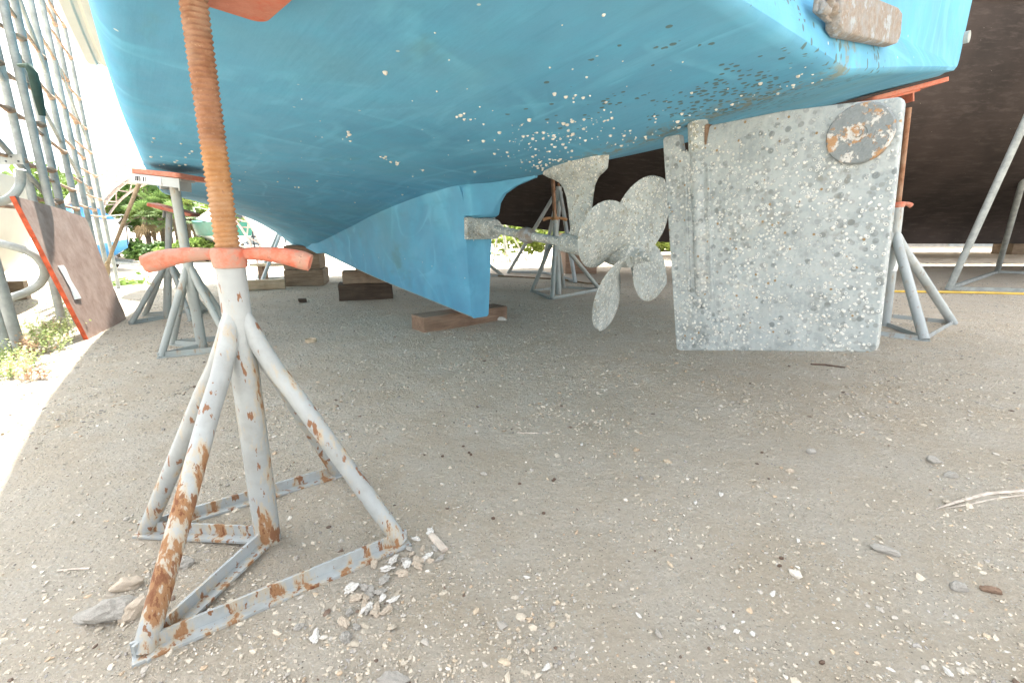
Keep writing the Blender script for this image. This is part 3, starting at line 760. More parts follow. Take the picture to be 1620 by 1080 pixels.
for _ in range(800):
    z = .19+.72*random.random()**1.35; k = (z-.2)/.7; f0 = -1.31+.12*k; f = f0-.02-.56*random.random()
    if (f+1.805)**2+(z-.869)**2 < .009: continue
    if f < -1.32 and z < .166+(-1.342-f)*.2+.03: continue
    s = .0016+.0036*random.random()**2; v, fc = BV[random.randrange(6)]; spin = Matrix.Rotation(random.random()*6.28, 3, 'Z')
    rb.add([dm @ (spin @ (Vector(q)*s))*1.0+Vector((-T-(.0 if abs(f+1.36+.11*(.7-z)) > .03 else .012), f, z)) for q in v], fc)
tag(rb.build('barnacles', M['barnw'], rud), kind='stuff')

# ------------------------------------------------------------------ boat stands
def stand(name_label, C, feet, top, collar_z, mat, pipe_r=.03, leg_r=.0225, screw_r=.022, leg_top=.43, pad=None, pad_mat='oranged', threads=False, collar=True,
          bars=None, arm=.14, arm_dir=(1, .15, 0), sag=True, wood=None, fold=None, leg_top_bend=False, screw_mat=None, collar_mat='orange', group='boat stands under the hulls', hw=1.0):
    C = Vector(C); top = Vector(top)
    root = empty('boat_stand', C, name_label, 'boat stand', group)
    ax = (top-C); L = ax.length; d = ax.normalized()
    def P(z): return d*(z/d.z)
    fz = lambda p: Vector((p[0], p[1], gz(p[0], p[1])))-C
    b = MB(); b.tube([(0, 0, -.012), P(collar_z-.014)], pipe_r, 24); b.build('centre_pipe', M[mat], root, smooth=True)
    lf = [fz(p) for p in feet]
    for p in lf:
        hd = Vector((p.x, p.y, 0)).normalized()
        a0 = P(leg_top)+hd*(pipe_r*.55); a1 = P(leg_top-.03)+hd*(pipe_r*.88)
        a2 = P(leg_top-.06)+hd*(pipe_r+leg_r*.45); a3 = a2+(p-a2)*.12+hd*-.004; a4 = a2+(p-a2)*.24
        b = MB(); b.tube([a0, a1, a2, a3, a4, p+Vector((0, 0, .004))], [leg_r*.5, leg_r*.85, leg_r*.98, leg_r, leg_r, leg_r], 18); b.build('leg', M[mat], root, smooth=True)
    bl = bars if bars else [(0, 1), (1, 2), (2, 3), (3, 0)]
    for i, j in bl:
        a = lf[i] if i >= 0 else Vector((0, 0, 0)); e = lf[j] if j >= 0 else Vector((0, 0, 0))
        u = (e-a).normalized(); sd = u.cross(Vector((0, 0, 1))).normalized(); b = MB()
        a_ = a-u*(.0 if i < 0 else .014)+Vector((0, 0, .004)); e_ = e+u*(.0 if j < 0 else .014)+Vector((0, 0, .004))
        b.bar(a_+Vector((0, 0, .009)), e_+Vector((0, 0, .009)), .005, .026); b.bar(a_+sd*.0125+Vector((0, 0, -.0012)), e_+sd*.0125+Vector((0, 0, -.0012)), .020, .005)
        b.build('base_bar', M[mat], root)
    if collar:
        cz = P(collar_z); m3 = d.to_track_quat('Z', 'Y').to_matrix()
        h = root if False else None
        b = MB(); b.lathe([(pipe_r*.9, -.020*hw), (pipe_r*1.14, -.018*hw), (pipe_r*1.17, -.006), (pipe_r*1.2, .006), (pipe_r*1.12, .014), (screw_r*1.1, .016)], 24, cz, m3)
        col = b.build('screw_nut', M[collar_mat], root, smooth=True)
        ad = Vector(arm_dir).normalized()
        for s in (1, -1):
            b = MB(); u = ad*s; pts = []; rr_ = []; fl = []
            for i in range(9):
                t = i/8; pts.append(cz+u*(pipe_r*.8+arm*t)+Vector((0, 0, .004-.026*hw*t*t+.010*t if sag else 0)))
                rr_.append((.0095+.0085*t)*hw if t < 1 else .0155*hw); fl.append((.8, 1.0))
            b.tube(pts, rr_, 14, flat=fl); b.build('handle_arm', M[collar_mat], col, smooth=True, angle=50)
    # screw
    s0 = collar_z-.02; s1 = top.z-C.z
    if threads:
        b = MB(); pit = .0083; nt = 20; nr = int((s1-s0)/pit*4); vs_ = []; fs_ = []
        m3 = d.to_track_quat('Z', 'Y').to_matrix()
        wave = [-.0029, .0004, .0008, -.0022]
        for i in range(nr+1):
            for j in range(nt+1):
                a = 2*math.pi*j/nt; ph = (i-4*j/nt); k = ph % 4
                i0 = int(k) % 4; fr = k-int(k); rad = screw_r+wave[i0]*(1-fr)+wave[(i0+1) % 4]*fr
                rad += .0008*mnoise.noise(Vector((a*2, i*.3, 0)))
                vs_.append(P(s0+i*pit/4)+m3 @ Vector((rad*math.cos(a), rad*math.sin(a), 0)))
        for i in range(nr):
            for j in range(nt): fs_.append((i*(nt+1)+j, i*(nt+1)+j+1, (i+1)*(nt+1)+j+1, (i+1)*(nt+1)+j))
        b.add(vs_, fs_); b.build('screw', M['rust'], root, smooth=True, angle=60)
    else:
        b = MB(); b.tube([P(s0), P(s1-.01)], screw_r, 14); b.build('screw', M[screw_mat or 'rust'], root, smooth=True)
    if pad:
        pb = bpy.data.objects.new('pad', None) if False else None
        nrm = Vector(pad['n']).normalized(); ux = Vector(pad['u']); ux = (ux-nrm*ux.dot(nrm)).normalized(); uy = nrm.cross(ux)
        rot = Matrix((ux, uy, nrm)).transposed(); c = top-C+Vector(pad.get('o', (0, 0, 0))) if 'abs' not in pad else Vector(pad['abs'])-C
        b = MB(); hx, hy = pad['s'][0]/2, pad['s'][1]/2; rc_ = .022; ol = []
        for sx, sy, a0_ in ((1, 1, 0), (-1, 1, 90), (-1, -1, 180), (1, -1, 270)):
            for q_ in range(6):
                a_ = R(a0_+18*q_); ol.append((sx*(hx-rc_)+rc_*math.cos(a_), sy*(hy-rc_)+rc_*math.sin(a_)))
        b.loft([[c+rot @ Vector((x_, y_, z_)) for x_, y_ in ol] for z_ in (.001, .023)], close=True, cap0=True, cap1=True)
        pd = b.build('pad', M[pad_mat], root, bevel=.002)
        if pad.get('nobr'): return root
        b = MB(); b.box(c-nrm*.004, (pad['s'][0]*.55, pad['s'][1]*.35, .010), rot)
        for s in (-1, 1): b.box(c-nrm*.03+ux*s*pad['s'][0]*.2, (.008, pad['s'][1]*.3, .05), rot)
        b.build('pad_bracket', M[pad.get('bm', mat)], root)
    return root

# near stand, rust-spotted white
zpad = .972; Fc = at_Y(418, 36, 1); d_ = ray(418, 36); Fc = Vector((0, 0, CH))+d_*((zpad-CH)/d_.z); d_ = ray(330, 9); Ac = Vector((0, 0, CH))+d_*((zpad-CH)/d_.z)
pu = (Ac-Fc).normalized(); pv = Vector((pu.y, -pu.x, 0))
if pv.y > 0: pv = -pv
cpad = Fc+pu*.11+pv*.10
NEARPAD = dict(n=(-.02, .03, 1), u=tuple(pu), s=(.22, .20), abs=tuple(cpad), nobr=True)
near = stand('rusty white boat stand nearest the camera with orange wing handle and long rusty screw', (-.505, .817, 0),
             [(-.556, .556), (-.772, .838), (-.458, 1.078), (-.228, .805)], (-.497, .817, .985), .572, 'near', pipe_r=.0238, leg_r=.0162, screw_r=.0198, leg_top=.478,
             pad=NEARPAD, threads=True, fold=.40, leg_top_bend=True, bars=[(0, -1), (1, -1), (1, 2), (0, 3)], arm=.116, arm_dir=(1, .16, 0), hw=1.0)
# second stand at the port bilge
s2 = stand('plain grey boat stand under the left bilge with a labelled tilted pad', (-1.663, 2.364, 0), [(-1.736, 2.167), (-1.87, 2.43), (-1.59, 2.56), (-1.456, 2.298)],
           (-1.666, 2.364, .835), .50, 'grey', pipe_r=.0245, leg_r=.0165, screw_r=.022, leg_top=.44, screw_mat='grey', collar=False, bars=[(0, -1), (1, -1), (1, 2), (0, 3)],
           pad=dict(n=(.10, .02, 1), u=(1, -.12, 0), s=(.25, .24), o=(.01, .0, .022), bm='pale'), pad_mat='oranged')
# label plate on the pad's front lip
c2 = Vector((-1.663, 2.364, 0)); lp = MB(); ra = Matrix.Rotation(R(-7), 3, 'Y') @ Matrix.Rotation(R(-7), 3, 'Z')
lp.box(Vector((-1.672, 2.245, .838))-c2, (.235, .006, .042), Matrix.Rotation(R(6), 3, 'Y')); lpo = lp.build('pad_lip', M['pale'], s2)
lp = MB(); lp.box(Vector((-1.70, 2.2405, .842))-c2, (.125, .003, .030), Matrix.Rotation(R(6), 3, 'Y')); lab = lp.build('label', M['paper'], lpo)
lp = MB()
for k, (dx, wd) in enumerate([(-.055, .004), (-.049, .002), (-.045, .005), (-.038, .003), (-.033, .002), (-.018, .005), (-.008, .003)]):
    lp.box(Vector((-1.70+dx+.002, 2.2383, .842-dx*.105))-c2, (wd, .0015, .022), Matrix.Rotation(R(6), 3, 'Y'))
for k in range(3): lp.box(Vector((-1.70+.033, 2.2383, .848-.007*k-.0035))-c2, (.048, .0015, .002), Matrix.Rotation(R(6), 3, 'Y'))
lp.build('barcode', M['ink'], lab)
# third stand behind it, leaning to the hull
s3 = stand('dark grey leaning boat stand directly behind the stand with the labelled pad', (-2.47, 3.20, 0), [(-2.545, 2.98), (-2.68, 3.27), (-2.36, 3.46), (-2.24, 3.12)],
           (-2.37, 3.27, .735), .46, 'grey', pipe_r=.0245, leg_r=.0165, screw_r=.019, leg_top=.42, screw_mat='grey', collar=False, bars=[(0, -1), (1, -1), (1, 2), (2, 3)],
           pad=dict(n=(.28, .05, 1), u=(1, .3, 0), s=(.26, .2), o=(.02, .02, .0)), pad_mat='oranged')
# starboard quarter stand behind the rudder
s4 = stand('pale grey boat stand with orange pad behind the rudder', (2.46, 2.939, 0), [(2.337, 2.505), (2.968, 3.001), (2.60, 3.36), (1.96, 2.88)],
           (2.335, 2.93, 1.32), .765, 'pale', pipe_r=.029, leg_r=.026, screw_r=.014, leg_top=.60, bars=[(0, -1), (1, 0), (1, 2), (2, 3), (3, 0)], arm=.05, arm_dir=(1, -.2, 0), hw=.9,
           pad=dict(n=(-.25, -.03, 1), u=(1, .0, 0), s=(.42, .26), o=(-.12, -.02, .045), bm='oranged'), pad_mat='oranged')
b = MB(); b.lathe([(.0305, 0), (.0305, .12)], 20, (-.033, -.002, .36)); b.build('paper_band', M['paper'], s4, smooth=True)
# starboard forward stand, mostly behind the skeg
s5 = stand('grey boat stand half hidden behind the blue skeg', (-.66, 6.05, 0), [(-.85, 5.75), (-1.0, 6.2), (-.5, 6.4), (-.12, 6.15)], (-.72, 6.0, .99), .6, 'grey', pipe_r=.03, leg_r=.022, screw_r=.02, leg_top=.5, collar=True,
           pad=dict(n=(-.3, -.1, 1), u=(1, .3, 0), s=(.3, .25), o=(0, 0, .0)))
# stands of the dark boat
s6 = stand('grey boat stand with rusty collar seen between shaft strut and propeller', (.455, 4.42, 0), [(.205, 4.60), (.36, 4.05), (.92, 4.74), (.56, 4.9)], (.37, 4.75, 1.55), .715, 'grey', pipe_r=.030, leg_r=.021, screw_r=.018, leg_top=.58, arm=.10, arm_dir=(1, .3, 0), collar_mat='rust',
           pad=None)
def tripod(label, apex, feet, mat, r, flag=False):
    apex = Vector(apex); c = sum((Vector((f[0], f[1], gz(f[0], f[1]))) for f in feet), Vector())/len(feet)
    root = empty('boat_stand', c, label, 'boat stand', 'boat stands under the hulls')
    pts = [Vector((f[0], f[1], gz(f[0], f[1])))-c for f in feet]; ap = apex-c
    for p in pts:
        hd = Vector((p.x, p.y, 0)).normalized()*r*1.4
        b = MB(); b.tube([ap+hd, p+Vector((0, 0, .005))], r, 14); b.build('leg', M[mat], root, smooth=True)
    for i in range(len(pts)):
        a, e = pts[i], pts[(i+1) % len(pts)]; b = MB(); b.bar(a+Vector((0, 0, .025)), e+Vector((0, 0, .025)), r*1.1, r*1.1); b.build('base_bar', M[mat], root)
    b = MB(); b.tube([ap+Vector((0, 0, -.12)), ap+Vector((0, 0, .06))], r*1.5, 16); b.build('screw_nut', M[mat], root, smooth=True)
    b = MB(); b.tube([ap, ap+Vector((-.01, .05, .22))], r*.7, 12); b.build('screw', M['rust'], root, smooth=True)
    b = MB(); b.box(ap+Vector((-.01, .05, .232)), (.28, .22, .03), Matrix.Rotation(R(35), 3, 'X')); b.build('pad', M['woodr'], root, bevel=.004)
    return root
a7 = at_Y(884, 303, 6.0)
tripod('tall grey tripod stand farther back beside the rusty collared stand', a7, [at_g(804, 432)[:2], (.55, 6.3), (.75, 5.4), at_g(856, 432)[:2]], 'pale', .024)
f1 = at_g(1500, 460); f2 = at_g(1577, 432); a8 = at_Y(1690, 56, 4.55)
tripod('big grey pipe stand at the right edge in front of the dark hull', a8, [f1[:2], f2[:2], (8.3, 5.6), (7.4, 3.9)], 'galv', .031)
tripod('small distant boat stand in the gap right of the skeg', (-.25, 10.6, .87), [(-.42, 10.3), (-.1, 10.1), (.35, 10.7), (-.05, 11.3)], 'grey', .02)
tripod('distant boat stand with its foot low behind the timber stack', at_Y(452, 352, 6.6), [at_g(412, 452)[:2], at_g(462, 455)[:2] if False else (-3.35, 6.0), (-2.75, 6.3), (-3.1, 7.0)], 'grey', .022)

# ------------------------------------------------------------------ timber blocking
def timber(name, label, c, size, rz, mat, group=None, tilt=0.0):
    root = None
    b = MB(); L, W, H = size
    # box with slightly uneven faces
    nx, ny, nz = 8, 3, 3; bm = bmesh.new(); bmesh.ops.create_cube(bm, size=1); bmesh.ops.subdivide_edges(bm, edges=bm.edges, cuts=3, use_grid_fill=True)
    sd = random.random()*50
    for v in bm.verts:
        v.co = Vector((v.co.x*L, v.co.y*W, v.co.z*H))
        v.co += Vector((mnoise.noise(v.co*9+Vector((sd, 0, 0)))*.006, mnoise.noise(v.co*9+Vector((0, sd, 0)))*.006, mnoise.noise(v.co*9+Vector((0, 0, sd)))*.003))
    me = bpy.data.meshes.new(name); bm.to_mesh(me); bm.free(); me.materials.append(M[mat])
    o = bpy.data.objects.new(name, me); COL.objects.link(o); o.location = c; o.rotation_euler = (0, tilt, rz)
    bv = o.modifiers.new('b', 'BEVEL'); bv.width = .006; bv.segments = 2; bv.limit_method = 'ANGLE'
    return tag(o, label, 'timber block', group)
g = 'timber blocks under the keel'
timber('timber_block', 'weathered brown timber flat on the ground under the after end of the skeg', (-.335, 2.985, .045), (.66, .155, .105), R(40), 'woodr', g)
timber('timber_block', 'black tarred timber lowest under the middle of the keel', (-1.335, 4.15, .07), (.46, .24, .15), R(17), 'woodd', g)
timber('timber_block', 'squared brown timber on top of the black tarred timber', (-1.33, 4.17, .2), (.40, .20, .11), R(16), 'woodb', g)
timber('timber_wedge', 'thin pale wedge on the brown timber under the keel', (-1.31, 4.17, .268), (.20, .12, .022), R(24), 'woodp', g)
bx, by = -2.38, 5.28
timber('timber_block', 'bottom timber of the tall stack under the forefoot', (bx+.02, by, .09), (.40, .46, .18), R(14), 'woodb', g)
timber('timber_block', 'middle timber of the tall stack under the forefoot', (bx+.01, by, .265), (.37, .42, .165), R(13), 'woodb', g)
timber('timber_block', 'top timber of the tall stack touching the forefoot', (bx+.02, by, .395), (.35, .40, .09), R(13), 'woodr', g)
q0 = at_g(452, 456); q1 = at_g(385, 459)
timber('timber_beam', 'long pale beam lying on the ground left of the tall timber stack', ((q0.x+q1.x)/2, (q0.y+q1.y)/2, .05), ((q0-q1).length, .1, .10), math.atan2(q0.y-q1.y, q0.x-q1.x), 'woodp')
# low wooden trestle
q = at_g(443, 444); tr = empty('wooden_trestle', q, 'low pale wooden trestle on the sunlit lot left of the timber stack', 'trestle')
b = MB(); b.box((0, 0, .2), (.62, .16, .03)); b.build('top_board', M['woodp'], tr)
for s in (-.2, .24):
    b = MB(); b.box((s, 0, .092), (.06, .12, .185)); b.build('leg', M['woodr'], tr)

# ------------------------------------------------------------------ dark boat on the right
db = empty('dark_boat', (3.6, 6.7, 0), 'huge dark brown black hull filling the right background', 'boat')
def dark_hull():
    KZ = smooth_tab([(-5.0, 4.6), (-4.2, 2.6), (-3.2, 1.35), (-2.2, .95), (-1.2, .82), (-.35, .705), (.4, .61), (.9, .565), (1.6, .48), (2.4, .425), (4, .415), (10, .41), (13, .41)])
    BM = smooth_tab([(-5.0, .05), (-4.2, .5), (-3, 1.0), (-1.5, 1.5), (0, 1.8), (2, 2.0), (5, 2.05), (10, 2.05), (13, 1.85)])
    mb = MB(); rings = []; zs = 6.4  # sheer raised out of view so the hull shades the nearer ground
    for X in list(np.arange(-5.0, 4, .4))+list(np.arange(4, 13.1, 1.0)):
        kz = KZ(X); bmx = BM(X); prof = []
        for t, hz in [(0.05, 0), (.06, .16), (.13, .34), (.30, .52), (.55, .74), (.78, 1.0), (.92, 1.32), (.985, 1.75), (1.0, 2.4), (1.0, 5.95)]:
            prof.append((t*bmx, min(zs, kz+hz*(1 if kz < 1.0 else max(.05, (zs-kz)/4.6)))))
        rings.append([(X-3.6, -r, z) for r, z in reversed(prof)]+[(X-3.6, r, z) for r, z in prof])
    mb.loft(rings, close=False, cap0=True, cap1=True)
    n = len(rings[0])
    for i in range(len(rings)-1):
        mb.f.append((i*n, (i+1)*n, (i+1)*n+n-1, i*n+n-1)); mb.m.append(0)
        mb.f.append((i*n+n//2-1, (i+1)*n+n//2-1, (i+1)*n+n//2, i*n+n//2)); mb.m.append(0)
    mb.build('hull', M['black'], db, smooth=True, angle=50)
    st = MB(); rings = []
    for X in np.arange(1.5, 12.9, .5):
        bmx = BM(X)*1.0+.002; rings.append([(X-3.6, -bmx, 2.60), (X-3.6, -bmx-.01, 2.60), (X-3.6, -bmx-.01, 2.72), (X-3.6, -bmx, 2.72)])
    st.loft(rings, close=True, cap0=True, cap1=True); st.build('boot_stripe', M['hose'], db)
dark_hull()
gh = empty('added_grey_boat', (7.5, 11.6, 0), 'long grey hull added behind the dark hull at far right to shade the ground', 'boat')  # added hull, hidden behind the dark boat, to shade the ground there
b = MB(); rings = []
for t in np.linspace(0, 1, 14):
    w_ = 1.9*(1-max(0, (t-.5)/.5)**2.3*.97); kz = .55+1.6*max(0, t-.75)**1.5*4; ring = [(6.5-13.5*t, -w_, 3.6), (6.5-13.5*t, -w_*.95, 1.7), (6.5-13.5*t, -w_*.55, 1.1), (6.5-13.5*t, -.06, min(kz, 1.05))]
    rings.append(ring+[(x, -y, z) for x, y, z in reversed(ring)])
b.loft(rings, close=True, cap0=True, cap1=True); b.build('hull', M['grit'], gh, smooth=True, angle=40)
sh_ = empty('added_shed', (17.5, 17.0, 0), 'grey corrugated shed added behind the hulls at far right to block bright ground', 'shed')  # added building: covers the glaring far ground and throws shade on it
b = MB(); pr_ = []
for i in range(81): pr_.append((-12.5+25*i/80, -.035 if i % 2 else 0))
b.loft([[(x, y, -.1) for x, y in pr_]+[(12.5, 8, -.1), (-12.5, 8, -.1)], [(x, y, 4.6) for x, y in pr_]+[(12.5, 8, 4.6), (-12.5, 8, 4.6)]], close=True); b.build('wall', M['concrete'], sh_)
b = MB(); b.loft([[(-12.9, -.5, 4.55), (-12.9, 4, 6.2), (-12.9, 8.5, 4.55), (-12.9, 4, 6.0)], [(12.9, -.5, 4.55), (12.9, 4, 6.2), (12.9, 8.5, 4.55), (12.9, 4, 6.0)]], close=True, cap0=True, cap1=True); b.build('roof', M['galv'], sh_)
for k in range(3):
    b = MB(); b.box((-8+8*k, -.06, 1.7), (3.2, .06, 3.4)); b.build('roller_door', M['pale'], sh_)
for x in (-3, 1, 5):
    timber('timber_block', ['aft','middle','forward'][(x+3)//4]+' timber stack under the added grey hull', (7.5+x, 11.6, .27), (.5, .5, .54), 0, 'woodb')
timber('timber_block', 'brown timber stack under the keel of the dark hull', (.95, 6.75, .28), (.45, .6, .56), R(4), 'woodr')
timber('timber_block', 'squared timber under the dark keel near the right edge', (8.1, 6.7, .2), (.5, .6, .42), R(-3), 'woodr')

# ------------------------------------------------------------------ left side: pipe frames, plywood, rails, weeds
def at_v(px, py, Y): return at_Y(px, py, Y)
def frame(label, ups, rungs, braces=(), H=4.6, r=.022, mat='galv', rr=.016):
    c = Vector((sum(u[0] for u in ups)/len(ups), sum(u[1] for u in ups)/len(ups), 0))
    root = empty('pipe_frame', c, label, 'pipe frame', 'pipe frames beside the blue boat')
    for u in ups:
        z0 = gz(u[0], u[1]); h = u[2] if len(u) > 2 else H
        b = MB(); b.tube([Vector((u[0], u[1], z0-.02))-c, Vector((u[0], u[1], h))-c], u[3] if len(u) > 3 else r, 14); b.build('upright', M[mat], root, smooth=True)
    for i, j, z in rungs:
        a = Vector((ups[i][0], ups[i][1], z))-c; e = Vector((ups[j][0], ups[j][1], z))-c; u = (e-a).normalized()
        b = MB(); L = (e-a).length; b.tube([a, a+u*.035, a+u*.12, e-u*.12, e-u*.035, e], [rr*1.55, rr*1.5, rr*.8, rr*.8, rr*1.5, rr*1.55], 10, flat=[(1, .8)]*6); b.build('rung', M['rustd'], root, smooth=True)
    for (i, za), (j, zb_) in braces:
        b = MB(); b.tube([Vector((ups[i][0], ups[i][1], za))-c, Vector((ups[j][0], ups[j][1], zb_))-c], rr*.95, 10); b.build('brace', M[mat], root, smooth=True)
    return root
def up(px, Y): p = at_Y(px, 254, Y); return (p.x, p.y)
uA = up(37, 2.95); uX = up(-62, 2.30); uC = up(80, 3.25); uB = up(63, 3.0); uD = up(104, 3.95); uE = up(120, 4.6); uF = up(133, 5.2); uG = up(146, 5.5)
frame('nearest galvanised pipe frame at the left edge with rusty rungs', [uX, uA, uC], [(0, 1, z) for z in (.74, 1.02, 1.3, 1.55, 1.82, 2.1)]+[(1, 2, z) for z in (.8, 1.0, 1.28, 1.5, 1.78, 2.05)], [((0, 1.32), (2, .72)), ((0, 2.1), (1, 1.45))])
frame('middle galvanised pipe frame standing just behind the nearest frame', [uB, uD, uF], [(0, 1, z) for z in (.78, .93, 1.22, 1.62, 1.9, 2.4)]+[(1, 2, z) for z in (.82, 1.05, 1.35, 1.7, 2.1, 2.6)], [((0, 1.6), (2, .9)), ((0, 2.5), (1, 1.8))], r=.0225)
frame('farthest slim pipe frame of the row next to the sky gap', [uE, (uG[0], uG[1], 2.75, .02), ], [(0, 1, z) for z in (.75, .95, 1.2, 1.45, 1.7, 2.0, 2.4, 2.7)], [((0, 2.2), (1, 1.5))], r=.023, H=3.4, rr=.014)
# bolted plate and bent rails on the nearest frame
q = at_Y(15, 252, 2.75); b = MB(); b.box((0, 0, 0), (.16, .012, .055))
pl = b.build('bolted_plate', M['galv'], None, loc=q, bevel=.002); tag(pl, 'flat drilled steel plate bolted across the nearest pipe frame', 'plate')
b = MB()
for k in range(4): b.tube([(-.05+.035*k, -.010, .012*(-1)**k), (-.05+.035*k, -.004, .012*(-1)**k)], .005, 8)
b.build('bolt', M['darks'], pl)
def bent(label, pix, r=.021):
    pts = [at_Y(*p) for p in pix]
    fine = []
    for i in range(len(pts)-1):
        p0 = pts[max(0, i-1)]; p1 = pts[i]; p2 = pts[i+1]; p3 = pts[min(len(pts)-1, i+2)]
        for k in range(5):
            t = k/5; fine.append(.5*((2*p1)+(-p0+p2)*t+(2*p0-5*p1+4*p2-p3)*t*t+(-p0+3*p1-3*p2+p3)*t**3))
    fine.append(pts[-1]); c = fine[0].copy(); b = MB(); b.tube([p-c for p in fine], r, 14)
    o = b.build('bent_rail', M['galv'], None, smooth=True, loc=c); return tag(o, label, 'pipe rail', 'bent pipe rails')
bent('U shaped bent grey pipe rail beside the plywood edge', [(-40, 374, 2.5), (5, 386, 2.5), (40, 396, 2.52), (63, 412, 2.55), (71, 432, 2.58), (62, 450, 2.58), (42, 462, 2.55), (20, 470, 2.5), (-30, 490, 2.45)])
bent('upper bent grey pipe hooking up above the plywood corner', [(-30, 325, 2.4), (5, 318, 2.4), (22, 307, 2.42), (32, 290, 2.45), (33, 268, 2.45)], .02)
b = MB(); pts = [at_Y(31, 104, 2.9), at_Y(44, 104, 2.88), at_Y(52, 116, 2.88), at_Y(60, 150, 2.9), at_Y(67, 183, 2.92)]; c = pts[0].copy()
b.tube([p-c for p in pts], [.014, .02, .026, .026, .018], 10, flat=[(1, .7)]*5); tag(b.build('hanging_strap', M['greenst'], None, smooth=True, loc=c), 'dark green strap hanging from a rung of the nearest pipe frame', 'strap')
# near pair of feet poles at the very left
for i, (px, py) in enumerate([(32, 556), (12, 566)]):
    p = at_g(px, py); b = MB(); b.tube([(0, 0, -.02), (-.06-.02*i, .02, 1.5+.3*i)], .026, 14); tag(b.build('leaning_pipe', M['galv'], None, smooth=True, loc=(p.x, p.y, gz(p.x, p.y))), ['thick grey pipe standing in the weeds at the left edge', 'outer grey pipe at the very left edge of the weeds'][i], 'pipe', 'loose pipes in the weeds')
# plywood sheet
p0 = Vector((-2.437, 2.505, 0)); p1 = Vector((-2.743, 3.155, 0)); pd_ = (p1-p0); L = pd_.length; u = pd_.normalized(); pn = Vector((-u.y, u.x, 0))
lean = .12; ply = empty('plywood_sheet', p0, 'weathered reddish plywood sheet leaning on the pipe frames with a red front edge', 'plywood sheet')
def pw(a, h, o=0.0):
    nrm = Vector((pn.x*1, pn.y*1, -lean/.75)).normalized(); return u*a+pn*(h*lean/.75)+Vector((0, 0, h))-nrm*o
tl = at_plane = None
outl = [(.03, 0), (L*.5, -.004), (L, 0), (L+.012, .05), (.722, .12), (.722, .335), (.745, .66), (.735, .688), (.5, .724), (.22, .752), (-.066, .776)]
b = MB(); n = len(outl)
b.add([pw(a, h, 0) for a, h in outl]+[pw(a, h, .018) for a, h in outl], [tuple(range(n)), tuple(range(2*n-1, n-1, -1))]+[(i, (i+1) % n, n+(i+1) % n, n+i) for i in range(n)])
b.build('board', M['ply'], ply)
b = MB(); b.add([pw(a+da, h, o_) for da in (-.003, .004) for (a, h, o_) in ((.03, 0, -.001), (.03, 0, .0195), (-.066, .776, .0195), (-.066, .776, -.001))], [(0, 1, 2, 3), (7, 6, 5, 4), (0, 4, 5, 1), (1, 5, 6, 2), (2, 6, 7, 3), (3, 7, 4, 0)]); b.build('red_edge', M['rededge'], ply)
b = MB(); vs_ = []
for i, (a, h) in enumerate([(.055, .42), (.12, .418), (.135, .40), (.13, .33), (.16, .25), (.158, .222), (.075, .226), (.085, .29), (.07, .37)]): vs_.append((a, h))
n = len(vs_); b.add([pw(a, h, .0192) for a, h in vs_]+[pw(a, h, .0208+.002*(i % 2)) for i, (a, h) in enumerate(vs_)], [tuple(range(n)), tuple(range(2*n-1, n-1, -1))]+[(i, (i+1) % n, n+(i+1) % n, n+i) for i in range(n)])
b.build('torn_label', M['paper'], ply)
# oar leaning on the hull's bilge
o0 = at_Y(158, 447, 3.55); o1 = at_Y(228, 270, 2.75); o0.z = max(o0.z, .02); c = o0.copy(); dv = (o1-o0)
ob = empty('wooden_oar', c, 'pale wooden oar leaning from the plywood up to the blue bilge', 'oar')
b = MB(); b.tube([dv*.2, dv*.98], .011, 12); b.build('shaft', M['woodp'], ob, smooth=True)
b = MB(); b.tube([dv*0, dv*.03, dv*.12, dv*.2, dv*.24], [.02, .04, .038, .02, .011], 12, flat=[(1, .22)]*4+[(1, .9)]); b.build('oar_blade', M['woodp'], ob, smooth=True)

# cream hull stored behind the frames
cb = empty('cream_dinghy', (-4.35, 3.3, 0), 'cream fibreglass dinghy hull parked behind the pipe frames at the left edge', 'dinghy')
b = MB(); rings = []
for t in np.linspace(0, 1, 12):
    y = -1.3+3.0*t; wd = .62*(1-max(0, t-.55)**2*4.6); kz = .16+.5*max(0, t-.6)**1.5*3
    ring = []
    for a in np.linspace(0, 1, 9): ring.append((-wd*math.cos(a*math.pi/2)**.8 if a < 1 else 0, y, kz+(1.02-kz)*(1-math.sin(a*math.pi/2)**.9)))
    ring = ring+[(-x, yy, z) for x, yy, z in reversed(ring[:-1])]; rings.append(ring)
b.loft(rings, close=False, cap0=True); cb.rotation_euler = (0, 0, R(32)); b.build('hull', M['cream'], cb, smooth=True, angle=60)
for s in (-.7, .7):
    b = MB(); b.box((0, s, .08), (.8, .12, .17)); b.build('chock', M['woodb'], cb)

# weeds -----------------------------------------------------------------
def tint_mesh(name, V, F, T, mat):
    me = bpy.data.meshes.new(name); me.from_pydata(V, [], F); me.update()
    at = me.color_attributes.new('tint', 'FLOAT_COLOR', 'POINT'); arr = np.ones((len(V), 4), np.float32); arr[:, :3] = np.array(T)[:, None]; at.data.foreach_set('color', arr.ravel())
    me.materials.append(mat); return me
def leaf_quads(n, pos, size, flat=.5):
    V = []; F = []; T = []
    for k in range(n):
        p = pos(); s = size*random.uniform(.6, 1.3)
        a = Vector((random.gauss(0, 1), random.gauss(0, 1), random.gauss(0, flat))).normalized(); b_ = a.cross(Vector((random.gauss(0, 1), random.gauss(0, 1), random.gauss(0, 1)))).normalized()
        o = len(V); V += [p-a*s, p+b_*s*.45, p+a*s, p-b_*s*.45]; F.append((o, o+1, o+2, o+3)); t = random.random(); T += [t]*4
    return V, F, T
weedm = []
